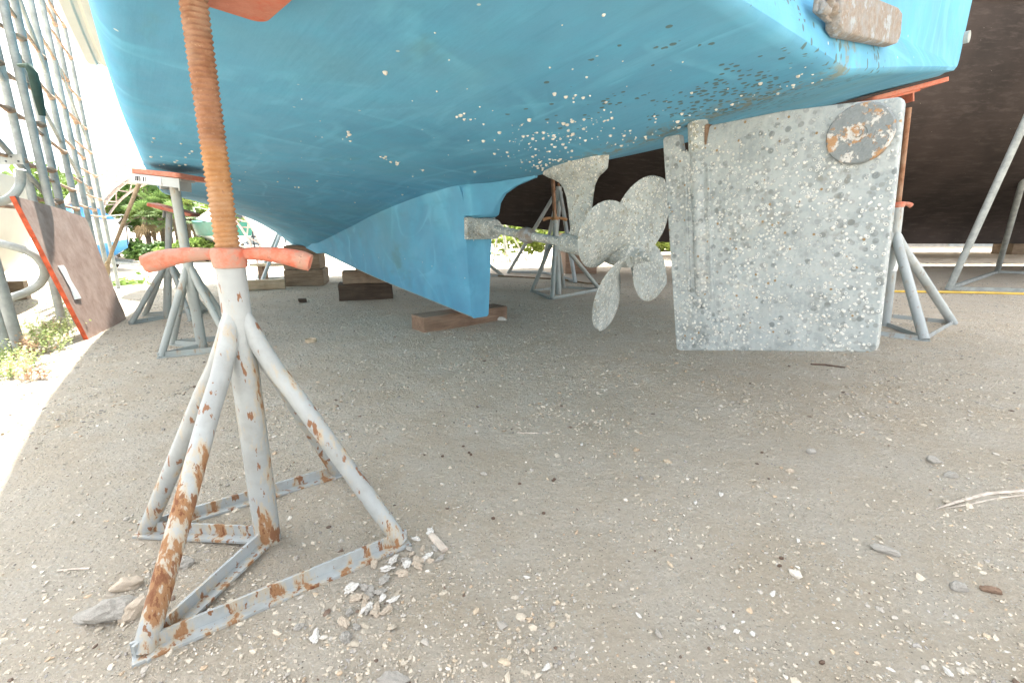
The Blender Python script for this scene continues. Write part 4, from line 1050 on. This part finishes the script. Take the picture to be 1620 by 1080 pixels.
for k in range(4):
    V, F, T = [], [], []
    for st_ in range(26):
        a = random.random()*6.28; ln = random.uniform(.04, .13); tilt = random.uniform(.1, .9); d = Vector((math.cos(a)*math.sin(tilt), math.sin(a)*math.sin(tilt), math.cos(tilt)))
        base = Vector((random.gauss(0, .025), random.gauss(0, .025), -.004)); sd_ = d.cross(Vector((0, 0, 1))).normalized()
        o = len(V); V += [base-sd_*.0012, base+sd_*.0012, base+d*ln]; F.append((o, o+1, o+2)); T += [.4]*3
        for j in range(7):
            p = base+d*ln*(.3+.7*j/6); l2 = Vector((random.gauss(0, 1), random.gauss(0, 1), random.gauss(.3, .5))).normalized()*random.uniform(.008, .018); w_ = l2.cross(d).normalized()*.005
            o = len(V); V += [p, p+l2*.5+w_, p+l2, p+l2*.5-w_]; F.append((o, o+1, o+2, o+3)); t = random.random(); T += [t]*4
    weedm.append(tint_mesh('weed', V, F, T, M['weedr' if k == 3 else 'weed']))
wl = [(20, 592), (45, 580), (8, 575), (60, 562), (72, 545), (95, 540), (112, 522), (85, 520), (60, 520), (35, 540), (10, 600), (40, 560), (78, 530), (100, 500), (118, 508), (55, 600), (25, 568), (88, 556)]
for i, (px, py) in enumerate(wl):
    p = at_g(px, py); k = 3 if i % 4 == 3 else i % 3
    o = bpy.data.objects.new('weed', weedm[k]); COL.objects.link(o); o.location = (p.x, p.y, gz(p.x, p.y)); o.rotation_euler = (0, 0, random.random()*6); s = random.uniform(.7, 1.25); o.scale = (s, s, s)
    tag(o, 'reddish low weed among the pipes at the left edge' if k == 3 else 'small yellow green weed among the pipes at the left edge', 'weed', 'reddish weeds by the pipes' if k == 3 else 'green weeds by the pipes')
p = at_g(190, 452); V, F, T = leaf_quads(260, lambda: Vector((random.gauss(0, .2), random.gauss(0, .14), abs(random.gauss(0, .05)))), .045)
o = bpy.data.objects.new('grass', tint_mesh('grass', V, F, T, M['leafa'])); COL.objects.link(o); o.location = (p.x, p.y, gz(p.x, p.y)); tag(o, 'low green grass where the pipe row meets the sunlit lot', 'grass', kind='stuff')

# ------------------------------------------------------------------ small things lying on the yard
def lay(name, label, cat, px, py, size, mat, seed, flat=.55, jag=.4, group=None, rz=0.0, sub=3, sink=.45, shp=(1, .8)):
    p = at_g(px, py); me = stone_mesh(seed, sub, flat, jag); me.materials.append(M[mat])
    o = bpy.data.objects.new(name, me); COL.objects.link(o); o.location = (p.x, p.y, gz(p.x, p.y)+size*flat*(1-sink)*.8); o.scale = (size*shp[0], size*shp[1], size)
    o.rotation_euler = (random.gauss(0, .12), random.gauss(0, .12), rz); tag(o, label, cat, group); return o
lay('stone', 'angular grey concrete lump left of the near stand foot', 'stone', 182, 972, .030, 'stone', 3, .62, .45, sub=3, rz=.4, shp=(1.3, .9))
lay('stone', 'flat grey slab tucked behind the angular concrete lump', 'stone', 150, 975, .022, 'stone', 8, .35, .3, sub=3, rz=.2, shp=(1.4, .8))
lay('stone', 'tan broken stone against the near stand foot', 'stone', 222, 962, .022, 'stonet', 5, .7, .4, rz=1, shp=(1.2, .8))
lay('stone', 'pale beige stone behind the concrete lump', 'stone', 203, 925, .024, 'stonet', 6, .5, .35, rz=.3)
lay('stone', 'grey stone beside the front leg of the near stand', 'stone', 290, 890, .018, 'stone', 7, .6, .35)
lay('stone', 'pale stone at the bottom edge under the near stand', 'stone', 625, 1076, .016, 'stone', 44, .45, .5, shp=(1.4, .8), sub=3, sink=.7)
lay('stone', 'white flat stone on the ground beside the skeg block', 'stone', 790, 507, .045, 'stonew', 12, .35, .3, shp=(1.2, .8))
lay('stone', 'round blue grey stone right of the palm stalk shadow', 'stone', 1283, 716, .014, 'stone', 15, .6, .2)
lay('stone', 'orange brown pebble right of centre below the rudder', 'pebble', 1249, 750, .010, 'stonet', 16, .7, .25)
lay('stone', 'grey stone on open ground left of the palm stalk', 'stone', 1475, 730, .019, 'stone', 17, .55, .35)
lay('stone', 'second pale grey stone nearest the palm stalk tip', 'stone', 1503, 753, .015, 'stone', 18, .6, .35)
lay('stone', 'long grey brown stone below the palm stalk', 'stone', 1400, 875, .016, 'stone', 19, .5, .35, shp=(1.5, .8), rz=-.5)
lay('stone', 'dark reddish stone at the lower right', 'stone', 1566, 936, .011, 'woodr', 21, .6, .35, shp=(1.5, .8), rz=-.3)
lay('stone', 'grey lump left of the dark reddish stone', 'stone', 1515, 932, .014, 'stone', 22, .7, .3)
shells = [(622, 885), (648, 866), (668, 866), (690, 858), (608, 915), (637, 905), (580, 962), (553, 968), (545, 985), (500, 1008), (474, 992), (660, 885), (676, 880), (600, 935), (565, 945), (612, 898), (548, 1008), (592, 890), (640, 890)]+[(int(random.gauss(655, 22)), int(random.gauss(874, 16))) for _ in range(14)]+[(int(random.gauss(585, 26)), int(random.gauss(945, 20))) for _ in range(12)]
for i, (px, py) in enumerate(shells):
    lay('shell', 'pale shell or stone fragment heaped at the right foot of the near stand', 'shell', px, py, random.uniform(.006, .0115), ('stonew', 'stone', 'stonet')[i % 3], 30+i, .42, .75, group='shell heap by the near stand', rz=random.random()*3, shp=(1.15, .8), sink=.1)
loose = [(833, 912), (865, 1058), (1010, 975), (1190, 1003), (1160, 975), (1222, 942), (1165, 1000), (1262, 860), (1140, 785), (1100, 800), (920, 704), (1408, 1060), (1500, 1065), (1175, 985)]
for i, (px, py) in enumerate(loose):
    lay('shell', 'single white shell chip scattered on the open middle ground', 'shell', px, py, random.uniform(.004, .007), 'stonew', 60+i, .38, .6, group='scattered white shell chips', rz=random.random()*3, shp=(1.25, .8))
seeds = [(733, 705), (742, 715), (822, 765), (875, 760), (877, 758), (700, 720), (745, 718), (1300, 1050), (1235, 888), (1232, 900), (780, 820), (860, 812), (1205, 718)]
for i, (px, py) in enumerate(seeds):
    lay('seed', 'small round dark brown seed on the pale ground', 'seed', px, py, .005, 'stoned', 80+i, .85, .15, group='dark seeds', sub=1)
def stalk(name, label, cat, pix, r, mat, n=8, flat=(1, .6), lift=.4):
    pts = [at_g(*p) for p in pix]
    for p in pts: p.z = gz(p.x, p.y)+(r if isinstance(r, float) else max(r))*lift
    c = pts[0].copy(); b = MB(); b.tube([p-c for p in pts], r, n, flat=[flat]*len(pts)); return tag(b.build(name, M[mat], None, smooth=True, loc=c), label, cat)
stalk('palm_stalk', 'long split dry palm stalk lying at the right edge', 'palm stalk', [(1480, 808), (1510, 797), (1560, 782), (1620, 775), (1700, 768)], [.0015, .004, .005, .005, .004], 'stick', n=7, flat=(1, .5))
stalk('palm_stalk', 'shorter pale strip lying along the long palm stalk', 'palm stalk', [(1497, 806), (1530, 800), (1575, 789), (1620, 782), (1690, 777)], [.001, .002, .0026, .0026, .002], 'stick')
stalk('twig', 'thin brown twig in the middle of the open ground', 'twig', [(818, 683), (845, 684), (872, 683)], .0035, 'stick')
stalk('twig', 'dark stick lying under the rudder', 'twig', [(1283, 577), (1305, 578), (1337, 582)], [.006, .008, .005], 'stoned')
stalk('twig', 'flat wooden chip at the heap beside the near stand', 'twig', [(682, 845), (692, 857), (704, 870)], [.007, .009, .008], 'stick')
stalk('twig', 'thin twig near the bottom left corner', 'twig', [(92, 902), (120, 899), (142, 898)], .0025, 'stick')
stalk('yellow_hose', 'yellow hose lying across the ground behind the rudder', 'hose', [(1380, 462), (1440, 463), (1500, 464), (1560, 465), (1620, 466), (1720, 468)], .012, 'hose', flat=(1, 1), lift=.9)
stalk('rope', 'thin brown rope on the ground behind the propeller', 'rope', [(700, 436), (780, 437), (840, 440), (890, 443), (930, 449), (980, 452)], .010, 'rope', flat=(1, 1), lift=.9)
# tape ring and small dark block
p = at_g(492, 541); b = MB(); n = 28; vs_ = []; fs_ = []
for rad, z in [(.027, 0), (.030, 0), (.030, .02), (.027, .02)]:
    for j in range(n): a = 2*math.pi*j/n; vs_.append((rad*math.cos(a), rad*math.sin(a), z))
for i in range(4):
    for j in range(n): fs_.append((i*n+j, i*n+(j+1) % n, ((i+1) % 4)*n+(j+1) % n, ((i+1) % 4)*n+j))
b.add(vs_, fs_); tag(b.build('tape_ring', M['woodp'], None, smooth=True, angle=40, loc=(p.x, p.y, gz(p.x, p.y)-.002)), 'empty tan tape ring lying on the ground between the stands', 'tape ring')
p = at_g(479, 478); timber('wood_chip', 'small dark wood chip on the ground before the black tarred timber', (p.x, p.y, .018), (.07, .05, .03), .5, 'woodd')

# ------------------------------------------------------------------ far background
def far(px, py): return at_g(px, py)
# chain across the lot
q0 = at_Y(372, 407, 8.6); q1 = at_Y(700, 402, 8.9)
ch = empty('chain_fence', ((q0.x+q1.x)/2, (q0.y+q1.y)/2, drop((q0.x+q1.x)/2, 8.7)), 'thin chain strung low between posts across the sunlit lot', 'chain'); cc = Vector(ch.location)
for q in (q0, q1):
    zb_ = drop(q.x, q.y); b = MB(); b.tube([Vector((q.x, q.y, zb_-.05))-cc, Vector((q.x, q.y, q.z+.05))-cc], .03, 12); b.build('post', M['galv'], ch, smooth=True)
b = MB(); N = 60
for i in range(N):
    t0, t1 = i/N, (i+.72)/N
    def pp(t): return q0+(q1-q0)*t+Vector((0, 0, -.10*4*t*(1-t)))-cc
    b.tube([pp(t0), pp(t1)], .009 if i % 2 else .013, 6)
b.build('chain', M['darks'], ch)
# kerb
q0 = far(206, 419); q1 = far(345, 412); b = MB(); c = q0.copy(); b.bar((0, 0, .08), q1-q0+Vector((0, 0, .08)), .18, .2); tag(b.build('kerb', M['grit'], None, loc=c), 'low kerb along the foot of the far palms', 'kerb')

def boat_far(name, label, P, rz, L, W, H, topm, botm, cabin=None, deckm='white', lift=.5):
    root = empty(name, P, label, 'boat', 'boats stored on the far side of the lot', rz)
    def hullring(t, z0, z1):
        w_ = W/2*(1-max(0, (t-.45)/.55)**2.2)
        rk = .12*L*max(0, t-.6)
        return w_, rk
    for nm, mat, za, zb_, ex in (('bottom', botm, 0, .45, 0), ('topsides', topm, .45, 1.0, 1)):
        b = MB(); rings = []
        for t in np.linspace(0, 1, 12):
            w_ = W/2*max(.02, 1-max(0, (t-.4)/.6)**2.2); y = L*(t-.5); sheer = H*(1+.22*max(0, t-.4))
            zk = lift+.55*H*max(0, t-.7)/.3*.8
            zt = lift+sheer; zm = zk+(zt-zk)*.42
            if ex == 0: pr = [(0.02*w_, zk), (.55*w_, zk+(zm-zk)*.45), (.86*w_, zm)]
            else: pr = [(.86*w_, zm), (.95*w_, zm+(zt-zm)*.5), (1.0*w_, zt)]
            pr = [(x, y+.10*L*(z-lift)/H*max(0, t-.5), z) for x, z in pr]
            rings.append([(-x, yy, z) for x, yy, z in reversed(pr)]+pr)
        b.loft(rings, close=False, cap0=True)
        if ex:
            n = len(rings[0])
            for i in range(len(rings)-1): b.f.append((i*n, (i+1)*n, (i+1)*n+n-1, i*n+n-1)); b.m.append(0)
        else:
            n = len(rings[0])
            for i in range(len(rings)-1): b.f.append((i*n+2, (i+1)*n+2, (i+1)*n+3, i*n+3)); b.m.append(0)
        b.build(nm, M[mat], root, smooth=True, angle=50)
    return root
def trailer(label, P, rz, L, W, lift):
    root = empty('boat_trailer', P, label, 'trailer', None, rz)
    b = MB()
    for s in (-1, 1): b.bar((s*W*.3, -L*.5, lift*.75), (s*W*.3, L*.35, lift*.75), .08, .1)
    for y in (-.35, 0, .3): b.bar((-W*.42, L*y, lift*.65), (W*.42, L*y, lift*.65), .08, .08)
    b.bar((0, L*.3, lift*.7), (0, L*.72, lift*.6), .09, .1); b.build('frame', M['galv'], root)
    for s in (-1, 1):
        b = MB(); b.lathe([(.05, -.08), (.24, -.09), (.27, -.06), (.27, .06), (.24, .09), (.05, .08)], 20, (s*W*.45, -L*.15, .27), Matrix.Rotation(R(90), 3, 'Y')); wh = b.build('wheel', M['tyre'], root, smooth=True)
        b = MB(); b.lathe([(.03, -.095), (.15, -.095), (.15, .095), (.03, .095)], 16, (s*W*.45, -L*.15, .27), Matrix.Rotation(R(90), 3, 'Y')); b.build('rim', M['white'], wh, smooth=True)
        b = MB(); b.box((s*W*.36, -.05*L, lift*.82), (.08, L*.7, .06)); b.build('bunk', M['woodr'], root)
    return root
# blue and white cabin boat at the left gap, bow towards the right
P = far(158, 426); P = Vector((P.x, P.y, drop(P.x, P.y))); rz = R(-118)
trailer('galvanised trailer carrying the blue and white cabin boat', P, rz, 5.0, 2.0, .5)
bb = boat_far('cabin_boat', 'white cabin boat with blue bottom and blue canvas top far left', P, rz, 5.6, 2.1, 1.15, 'white', 'bluep')
b = MB(); b.loft([[(-.8, -.9, 1.62), (.8, -.9, 1.62), (.7, 1.3, 1.75), (-.7, 1.3, 1.75)], [(-.72, -.8, 2.15), (.72, -.8, 2.15), (.55, .75, 2.15), (-.55, .75, 2.15)]], close=True, cap0=True, cap1=True); b.build('cabin', M['white'], bb, bevel=.02)
for s in (-1, 1):
    b = MB(); b.box((s*.735, .0, 1.95), (.05, .5, .24)); b.build('window', M['glass'], bb)
b = MB(); b.loft([[(-.82, -2.4, 2.1), (.82, -2.4, 2.1), (.7, .7, 2.17), (-.7, .7, 2.17)], [(-.5, -2.2, 2.72), (.5, -2.2, 2.72), (.42, -.35, 2.72), (-.42, -.35, 2.72)]], close=True, cap0=True, cap1=True); b.build('canvas_top', M['canvas'], bb, bevel=.05)
b = MB()
for s in (-1, 1): b.tube([(s*.85, 1.0, 1.75), (s*.8, 1.0, 2.1), (s*.35, 2.6, 2.25), (0, 2.95, 2.3)], .018, 8)
b.build('bow_rail', M['galv'], bb, smooth=True)
# green and white boat beyond
P = far(348, 411); P = Vector((P.x, P.y, drop(P.x, P.y))); rz = R(50)
trailer('trailer under the green and white boat', P, rz, 4.6, 1.9, .55)
gb = boat_far('sport_boat', 'green hulled boat with white deck beyond the screw of the near stand', P, rz, 5.4, 2.0, 1.25, 'greenp', 'white', lift=.85)
b = MB(); b.loft([[(-.7, -1.2, 2.1), (.7, -1.2, 2.1), (.45, 1.6, 2.3), (-.45, 1.6, 2.3)], [(-.5, -1.0, 2.75), (.5, -1.0, 2.75), (.3, .6, 2.6), (-.3, .6, 2.6)]], close=True, cap0=True, cap1=True); b.build('cabin', M['white'], gb, bevel=.03)
b = MB()
for s in (-1, 1): b.tube([(s*.8, .2, 2.2), (s*.75, .3, 2.6), (s*.2, 2.5, 2.95), (0, 2.8, 3.0)], .022, 8)
for s in (-1, 1): b.tube([(s*.4, 1.8, 2.3), (s*.4, 1.85, 2.85)], .018, 8)
b.build('bow_rail', M['galv'], gb, smooth=True)
# wrapped boat inside a steel rack
P = far(405, 409); P = Vector((P.x, P.y, drop(P.x, P.y)))
rk = empty('storage_rack', P, 'dark steel boat rack with many posts at the far end of the lot', 'rack')
for ix in range(5):
    for iy in (0, 1):
        b = MB(); b.tube([(-1.9+.95*ix, iy*2.2, 0), (-1.9+.95*ix, iy*2.2, 2.9)], .04, 8); b.build('post', M['darks'], rk)
for z in (1.3, 2.5):
    for iy in (0, 1):
        b = MB(); b.bar((-2.0, iy*2.2, z), (2.0, iy*2.2, z), .06, .09); b.build('beam', M['darks'], rk)
wb = boat_far('wrapped_boat', 'pale blue shrink wrapped boat inside the steel rack', P+Vector((0, 1.1, 0)), R(88), 4.6, 1.8, .9, 'tarp', 'tarp', lift=.75)
b = MB(); b.loft([[(-.85, -2.2, 1.6), (.85, -2.2, 1.6), (.3, 2.0, 1.8), (-.3, 2.0, 1.8)], [(-.1, -2.0, 2.3), (.1, -2.0, 2.3), (.05, 1.6, 2.1), (-.05, 1.6, 2.1)]], close=True, cap0=True, cap1=True); b.build('wrap', M['tarp'], wb, bevel=.05)
b = MB(); b.box((0, 0, .36), (1.4, 3.0, .7)); b.build('cradle', M['white'], wb)

# arched fabric shelter
ac = Vector((-15.6, 20.5, drop(-15.6, 20.5))); ar = empty('arched_shelter', ac, 'white fabric arched shelter with rusty truss ribs far left', 'shelter')
Ra = 4.75; zc0 = -.35
def ap(a, rad, y): return Vector((rad*math.cos(a), y, zc0+rad*math.sin(a)))
for k in range(2):
    y = k*1.7; b = MB(); N = 30
    for rad in (Ra, Ra-.42):
        b.tube([ap(math.pi*i/N, rad, y) for i in range(N+1)], .05, 6)
    for i in range(N): b.tube([ap(math.pi*i/N, Ra if i % 2 else Ra-.42, y), ap(math.pi*(i+1)/N, Ra-.42 if i % 2 else Ra, y)], .03, 5)
    b.build('truss_rib', M['truss'], ar, smooth=True)
for k in range(9):
    a = math.pi*(k+.5)/9; b = MB(); b.tube([ap(a, Ra-.42, 0), ap(a, Ra-.42, 1.7)], .035, 6); b.build('purlin', M['truss'], ar)
b = MB(); rings = []
for y in np.linspace(-.15, 2.0, 5): rings.append([ap(math.pi*i/40, Ra+.08+.03*math.cos(y*2.85), y) for i in range(41)])
b.loft(rings, close=False); o = b.build('fabric_cover', M['fabric'], ar, smooth=True, angle=80)
sm_ = o.modifiers.new('t', 'SOLIDIFY'); sm_.thickness = .02

def crown(name, clumps, n, size, mat, flat=.7):
    tot = sum(c[3] for c in clumps); V, F, T = [], [], []
    for (cx, cy, cz, rad) in clumps:
        def pos():
            d = Vector((random.gauss(0, 1), random.gauss(0, 1), random.gauss(0, 1))).normalized()*rad*(random.random()**.45)
            return Vector((cx+d.x, cy+d.y, cz+d.z*.75))
        v, f, t = leaf_quads(int(n*rad/tot), pos, size, flat); o = len(V); V += v; F += [tuple(i+o for i in q) for q in f]; k = random.uniform(-.25, .25); T += [min(1, max(0, x*.6+.2+k)) for x in t]
    return tint_mesh(name, V, F, T, mat)
def tree(label, P, h, rad, mat, n=2600, leaf=.17, group='trees behind the lot', seed=0, cat='tree', name='broadleaf_tree'):
    random.seed(100+seed); P = Vector((P[0], P[1], drop(P[0], P[1]))); root = empty(name, P, label, cat, group)
    b = MB(); b.tube([(0, 0, -.1), (.05, .03, h*.3), (-.05, 0, h*.62)], [h*.035, h*.025, h*.012], 10)
    for k in range(5):
        a = k*1.26+random.random(); b.tube([(.02, .01, h*(.28+.06*k)), (math.cos(a)*rad*.4, math.sin(a)*rad*.4, h*(.5+.06*k)), (math.cos(a)*rad*.75, math.sin(a)*rad*.75, h*(.6+.07*k))], [h*.014, h*.009, h*.003], 7)
    b.build('trunk', M['trunk'], root, smooth=True)
    cl = []
    for k in range(13):
        a = random.random()*6.28; q = random.random()**.6*rad*.85; z = h*(.45+.5*random.random()); cl.append((math.cos(a)*q, math.sin(a)*q, z, rad*random.uniform(.22, .42)))
    me = crown('crown', cl, n, leaf, mat); o = bpy.data.objects.new('crown', me); COL.objects.link(o); o.parent = root
    return root
def shrub(label, P, w_, h, mat, n=900, leaf=.13, group='shrubs behind the lot', seed=0):
    random.seed(300+seed); P = Vector((P[0], P[1], drop(P[0], P[1])))
    cl = [(random.uniform(-1, 1)*w_*.6, random.uniform(-.5, .5), h*random.uniform(.2, .75), h*random.uniform(.3, .42)) for _ in range(9)]
    me = crown('shrub', cl, n, leaf, mat); o = bpy.data.objects.new('shrub', me); COL.objects.link(o); o.location = P; return tag(o, label, 'shrub', group)
def palm(label, P, h, fr, n=20, seed=0, skirt=True):
    random.seed(500+seed); P = Vector((P[0], P[1], drop(P[0], P[1]))); root = empty('fan_palm', P, label, 'palm', 'palms behind the lot')
    b = MB(); b.tube([(0, 0, -.1), (.04, 0, h*.5), (0, .03, h)], [.17, .14, .12], 12); b.build('trunk', M['trunk'], root, smooth=True)
    for nm, cnt, lo, hi, mat in (('crown', n, -.5, 1.3, 'leafp'), ('dead_skirt', 12 if skirt else 0, -1.35, -.8, 'deadf')):
        V, F, T = [], [], []
        for k in range(cnt):
            a = random.random()*6.28; el = random.uniform(lo, hi); d = Vector((math.cos(a)*math.cos(el), math.sin(a)*math.cos(el), math.sin(el))); base = Vector((0, 0, h)); tip = base+d*fr*.55
            sd_ = d.cross(Vector((0, 0, 1))).normalized(); upv = sd_.cross(d); tn = random.random()
            o = len(V); V += [base-sd_*.02, base+sd_*.02, tip+sd_*.012, tip-sd_*.012]; F.append((o, o+1, o+2, o+3)); T += [tn]*4
            for j in range(15):
                th_ = -1.9+3.8*j/14; dd = (d*math.cos(th_)+sd_*math.sin(th_)).normalized(); ln = fr*.55*(.75+.3*math.cos(th_)); e = tip+dd*ln+Vector((0, 0, -.22*ln)); m_ = tip+dd*ln*.55; wv = upv.cross(dd).normalized()*.035
                o = len(V); V += [tip, m_+wv, e, m_-wv]; F.append((o, o+1, o+2, o+3)); T += [min(1, max(0, tn+random.uniform(-.2, .2)))]*4
        if cnt:
            if nm == 'crown': me = tint_mesh(nm, V, F, T, M['leafp'])
            else: me = tint_mesh(nm, V, F, T, M['deadf'])
            o = bpy.data.objects.new(nm, me); COL.objects.link(o); o.parent = root
    return root
def fp(px, Y): p = at_Y(px, 400, Y); return (p.x, Y)
tree('bright bushy tree seen under the left end of the arched shelter', fp(185, 29), 4.6, 2.6, M['leafa'], 3400, .19, seed=1)
tree('olive green tree behind the first palm', fp(222, 31), 5.0, 2.4, M['leafa'], 3000, .19, seed=2)
tree('pale green tree right of the palms behind the grey stand', fp(312, 30), 4.0, 2.2, M['leafy'], 2400, .17, seed=3)
tree('dark green tree low between the palms', fp(268, 32), 4.2, 2.4, M['leafb'], 2400, .19, seed=4)
tree('green tree behind the boat rack', fp(385, 38), 4.6, 2.4, M['leafa'], 1800, .2, seed=5)
palm('fan palm with a brown dead skirt left of the grey stand', fp(238, 27), 2.4, 1.15, 22, 1)
palm('taller fan palm in the middle of the far palms', fp(262, 28), 2.9, 1.25, 24, 2, False)
palm('bright fan palm just left of the grey stand pipe', fp(285, 27), 2.3, 1.15, 22, 3, False)
palm('right hand fan palm beside the pale green tree', fp(303, 29), 2.6, 1.1, 20, 4, False)
for i, (px, Y, w_, h, m_, lb) in enumerate([(215, 25.5, 1.3, 1.3, 'leafb', 'dark shrub behind the bow of the cabin boat'), (248, 25, 1.4, 1.25, 'leafb', 'dark green vine covered shrub below the dead palm skirt'), (280, 25, 1.4, 1.2, 'leafa', 'bright green vine shrub left of the grey stand pipe'), (318, 25.5, 1.3, 1.3, 'leafa', 'green shrub under the pale green tree'), (340, 27, 1.3, 1.5, 'leafb', 'dark shrub behind the green and white boat')]):
    p = fp(px, Y); shrub(lb, p, w_, h, M[m_], 1500, .14, seed=i)
# bare tree
random.seed(42); p = fp(248, 30); bt = empty('bare_tree', (p[0], p[1], drop(*p)), 'leafless grey tree rising above the far palms', 'tree', 'trees behind the lot')
b = MB(); b.tube([(0, 0, -.1), (.1, 0, 2.5), (-.1, 0, 4.2)], [.12, .09, .06], 9); b.build('trunk', M['trunk'], bt, smooth=True)
b = MB()
for k in range(11):
    a = random.random()*6.28; z = random.uniform(2.6, 4.2); d = Vector((math.cos(a), math.sin(a)*.6, random.uniform(.2, .9))); e = Vector((0, 0, z))+d*1.0; f_ = e+d*.7+Vector((random.uniform(-.5, .5), 0, random.uniform(-.1, .5)))
    b.tube([(0, 0, z), e, f_], [.045, .03, .012], 6); b.tube([e, e+Vector((random.uniform(-.8, .8), 0, random.uniform(.2, .6)))], [.02, .008], 5)
b.build('branches', M['trunk'], bt, smooth=True)
# sunlit bushes seen through the gap beyond the propeller
for i, (x, y, h) in enumerate([(-1.6, 15, 1.5), (-.3, 15.5, 1.7), (1.0, 15.2, 1.5), (2.4, 16, 1.7), (3.9, 16, 1.5), (5.5, 16.5, 1.7)]):
    shrub(['sunlit yellow green bush just right of the skeg', 'middle sunlit bush in the gap above the propeller shaft', 'right sunlit bush in the gap beside the strut', 'bush behind the dark keel near the propeller', 'bush behind the dark keel below the rudder', 'bush far behind the dark hull at right'][i], (x, y), 1.2, h, M['leafy'], 1500, .10, group='bushes beyond the dark hull', seed=20+i)
for i, (x, y, h) in enumerate([(-22, 30, 5), (-26, 27, 5.5), (-6, 34, 5), (-2, 36, 5.5), (4, 36, 5), (10, 38, 6), (17, 36, 5.5), (-30, 24, 5)]):
    tree(['tree at the far left beyond the pipe frames', 'second tree at the far left beyond the pipe frames', 'tree beyond the bow of the blue boat', 'tree hidden behind the skeg line', 'tree beyond the dark boat bow', 'tall tree beyond the dark boat', 'tree far right beyond the dark boat', 'outermost tree at the far left'][i], (x, y), h, h*.5, M['leafa' if i % 2 else 'leafb'], 1300, .24, seed=40+i)
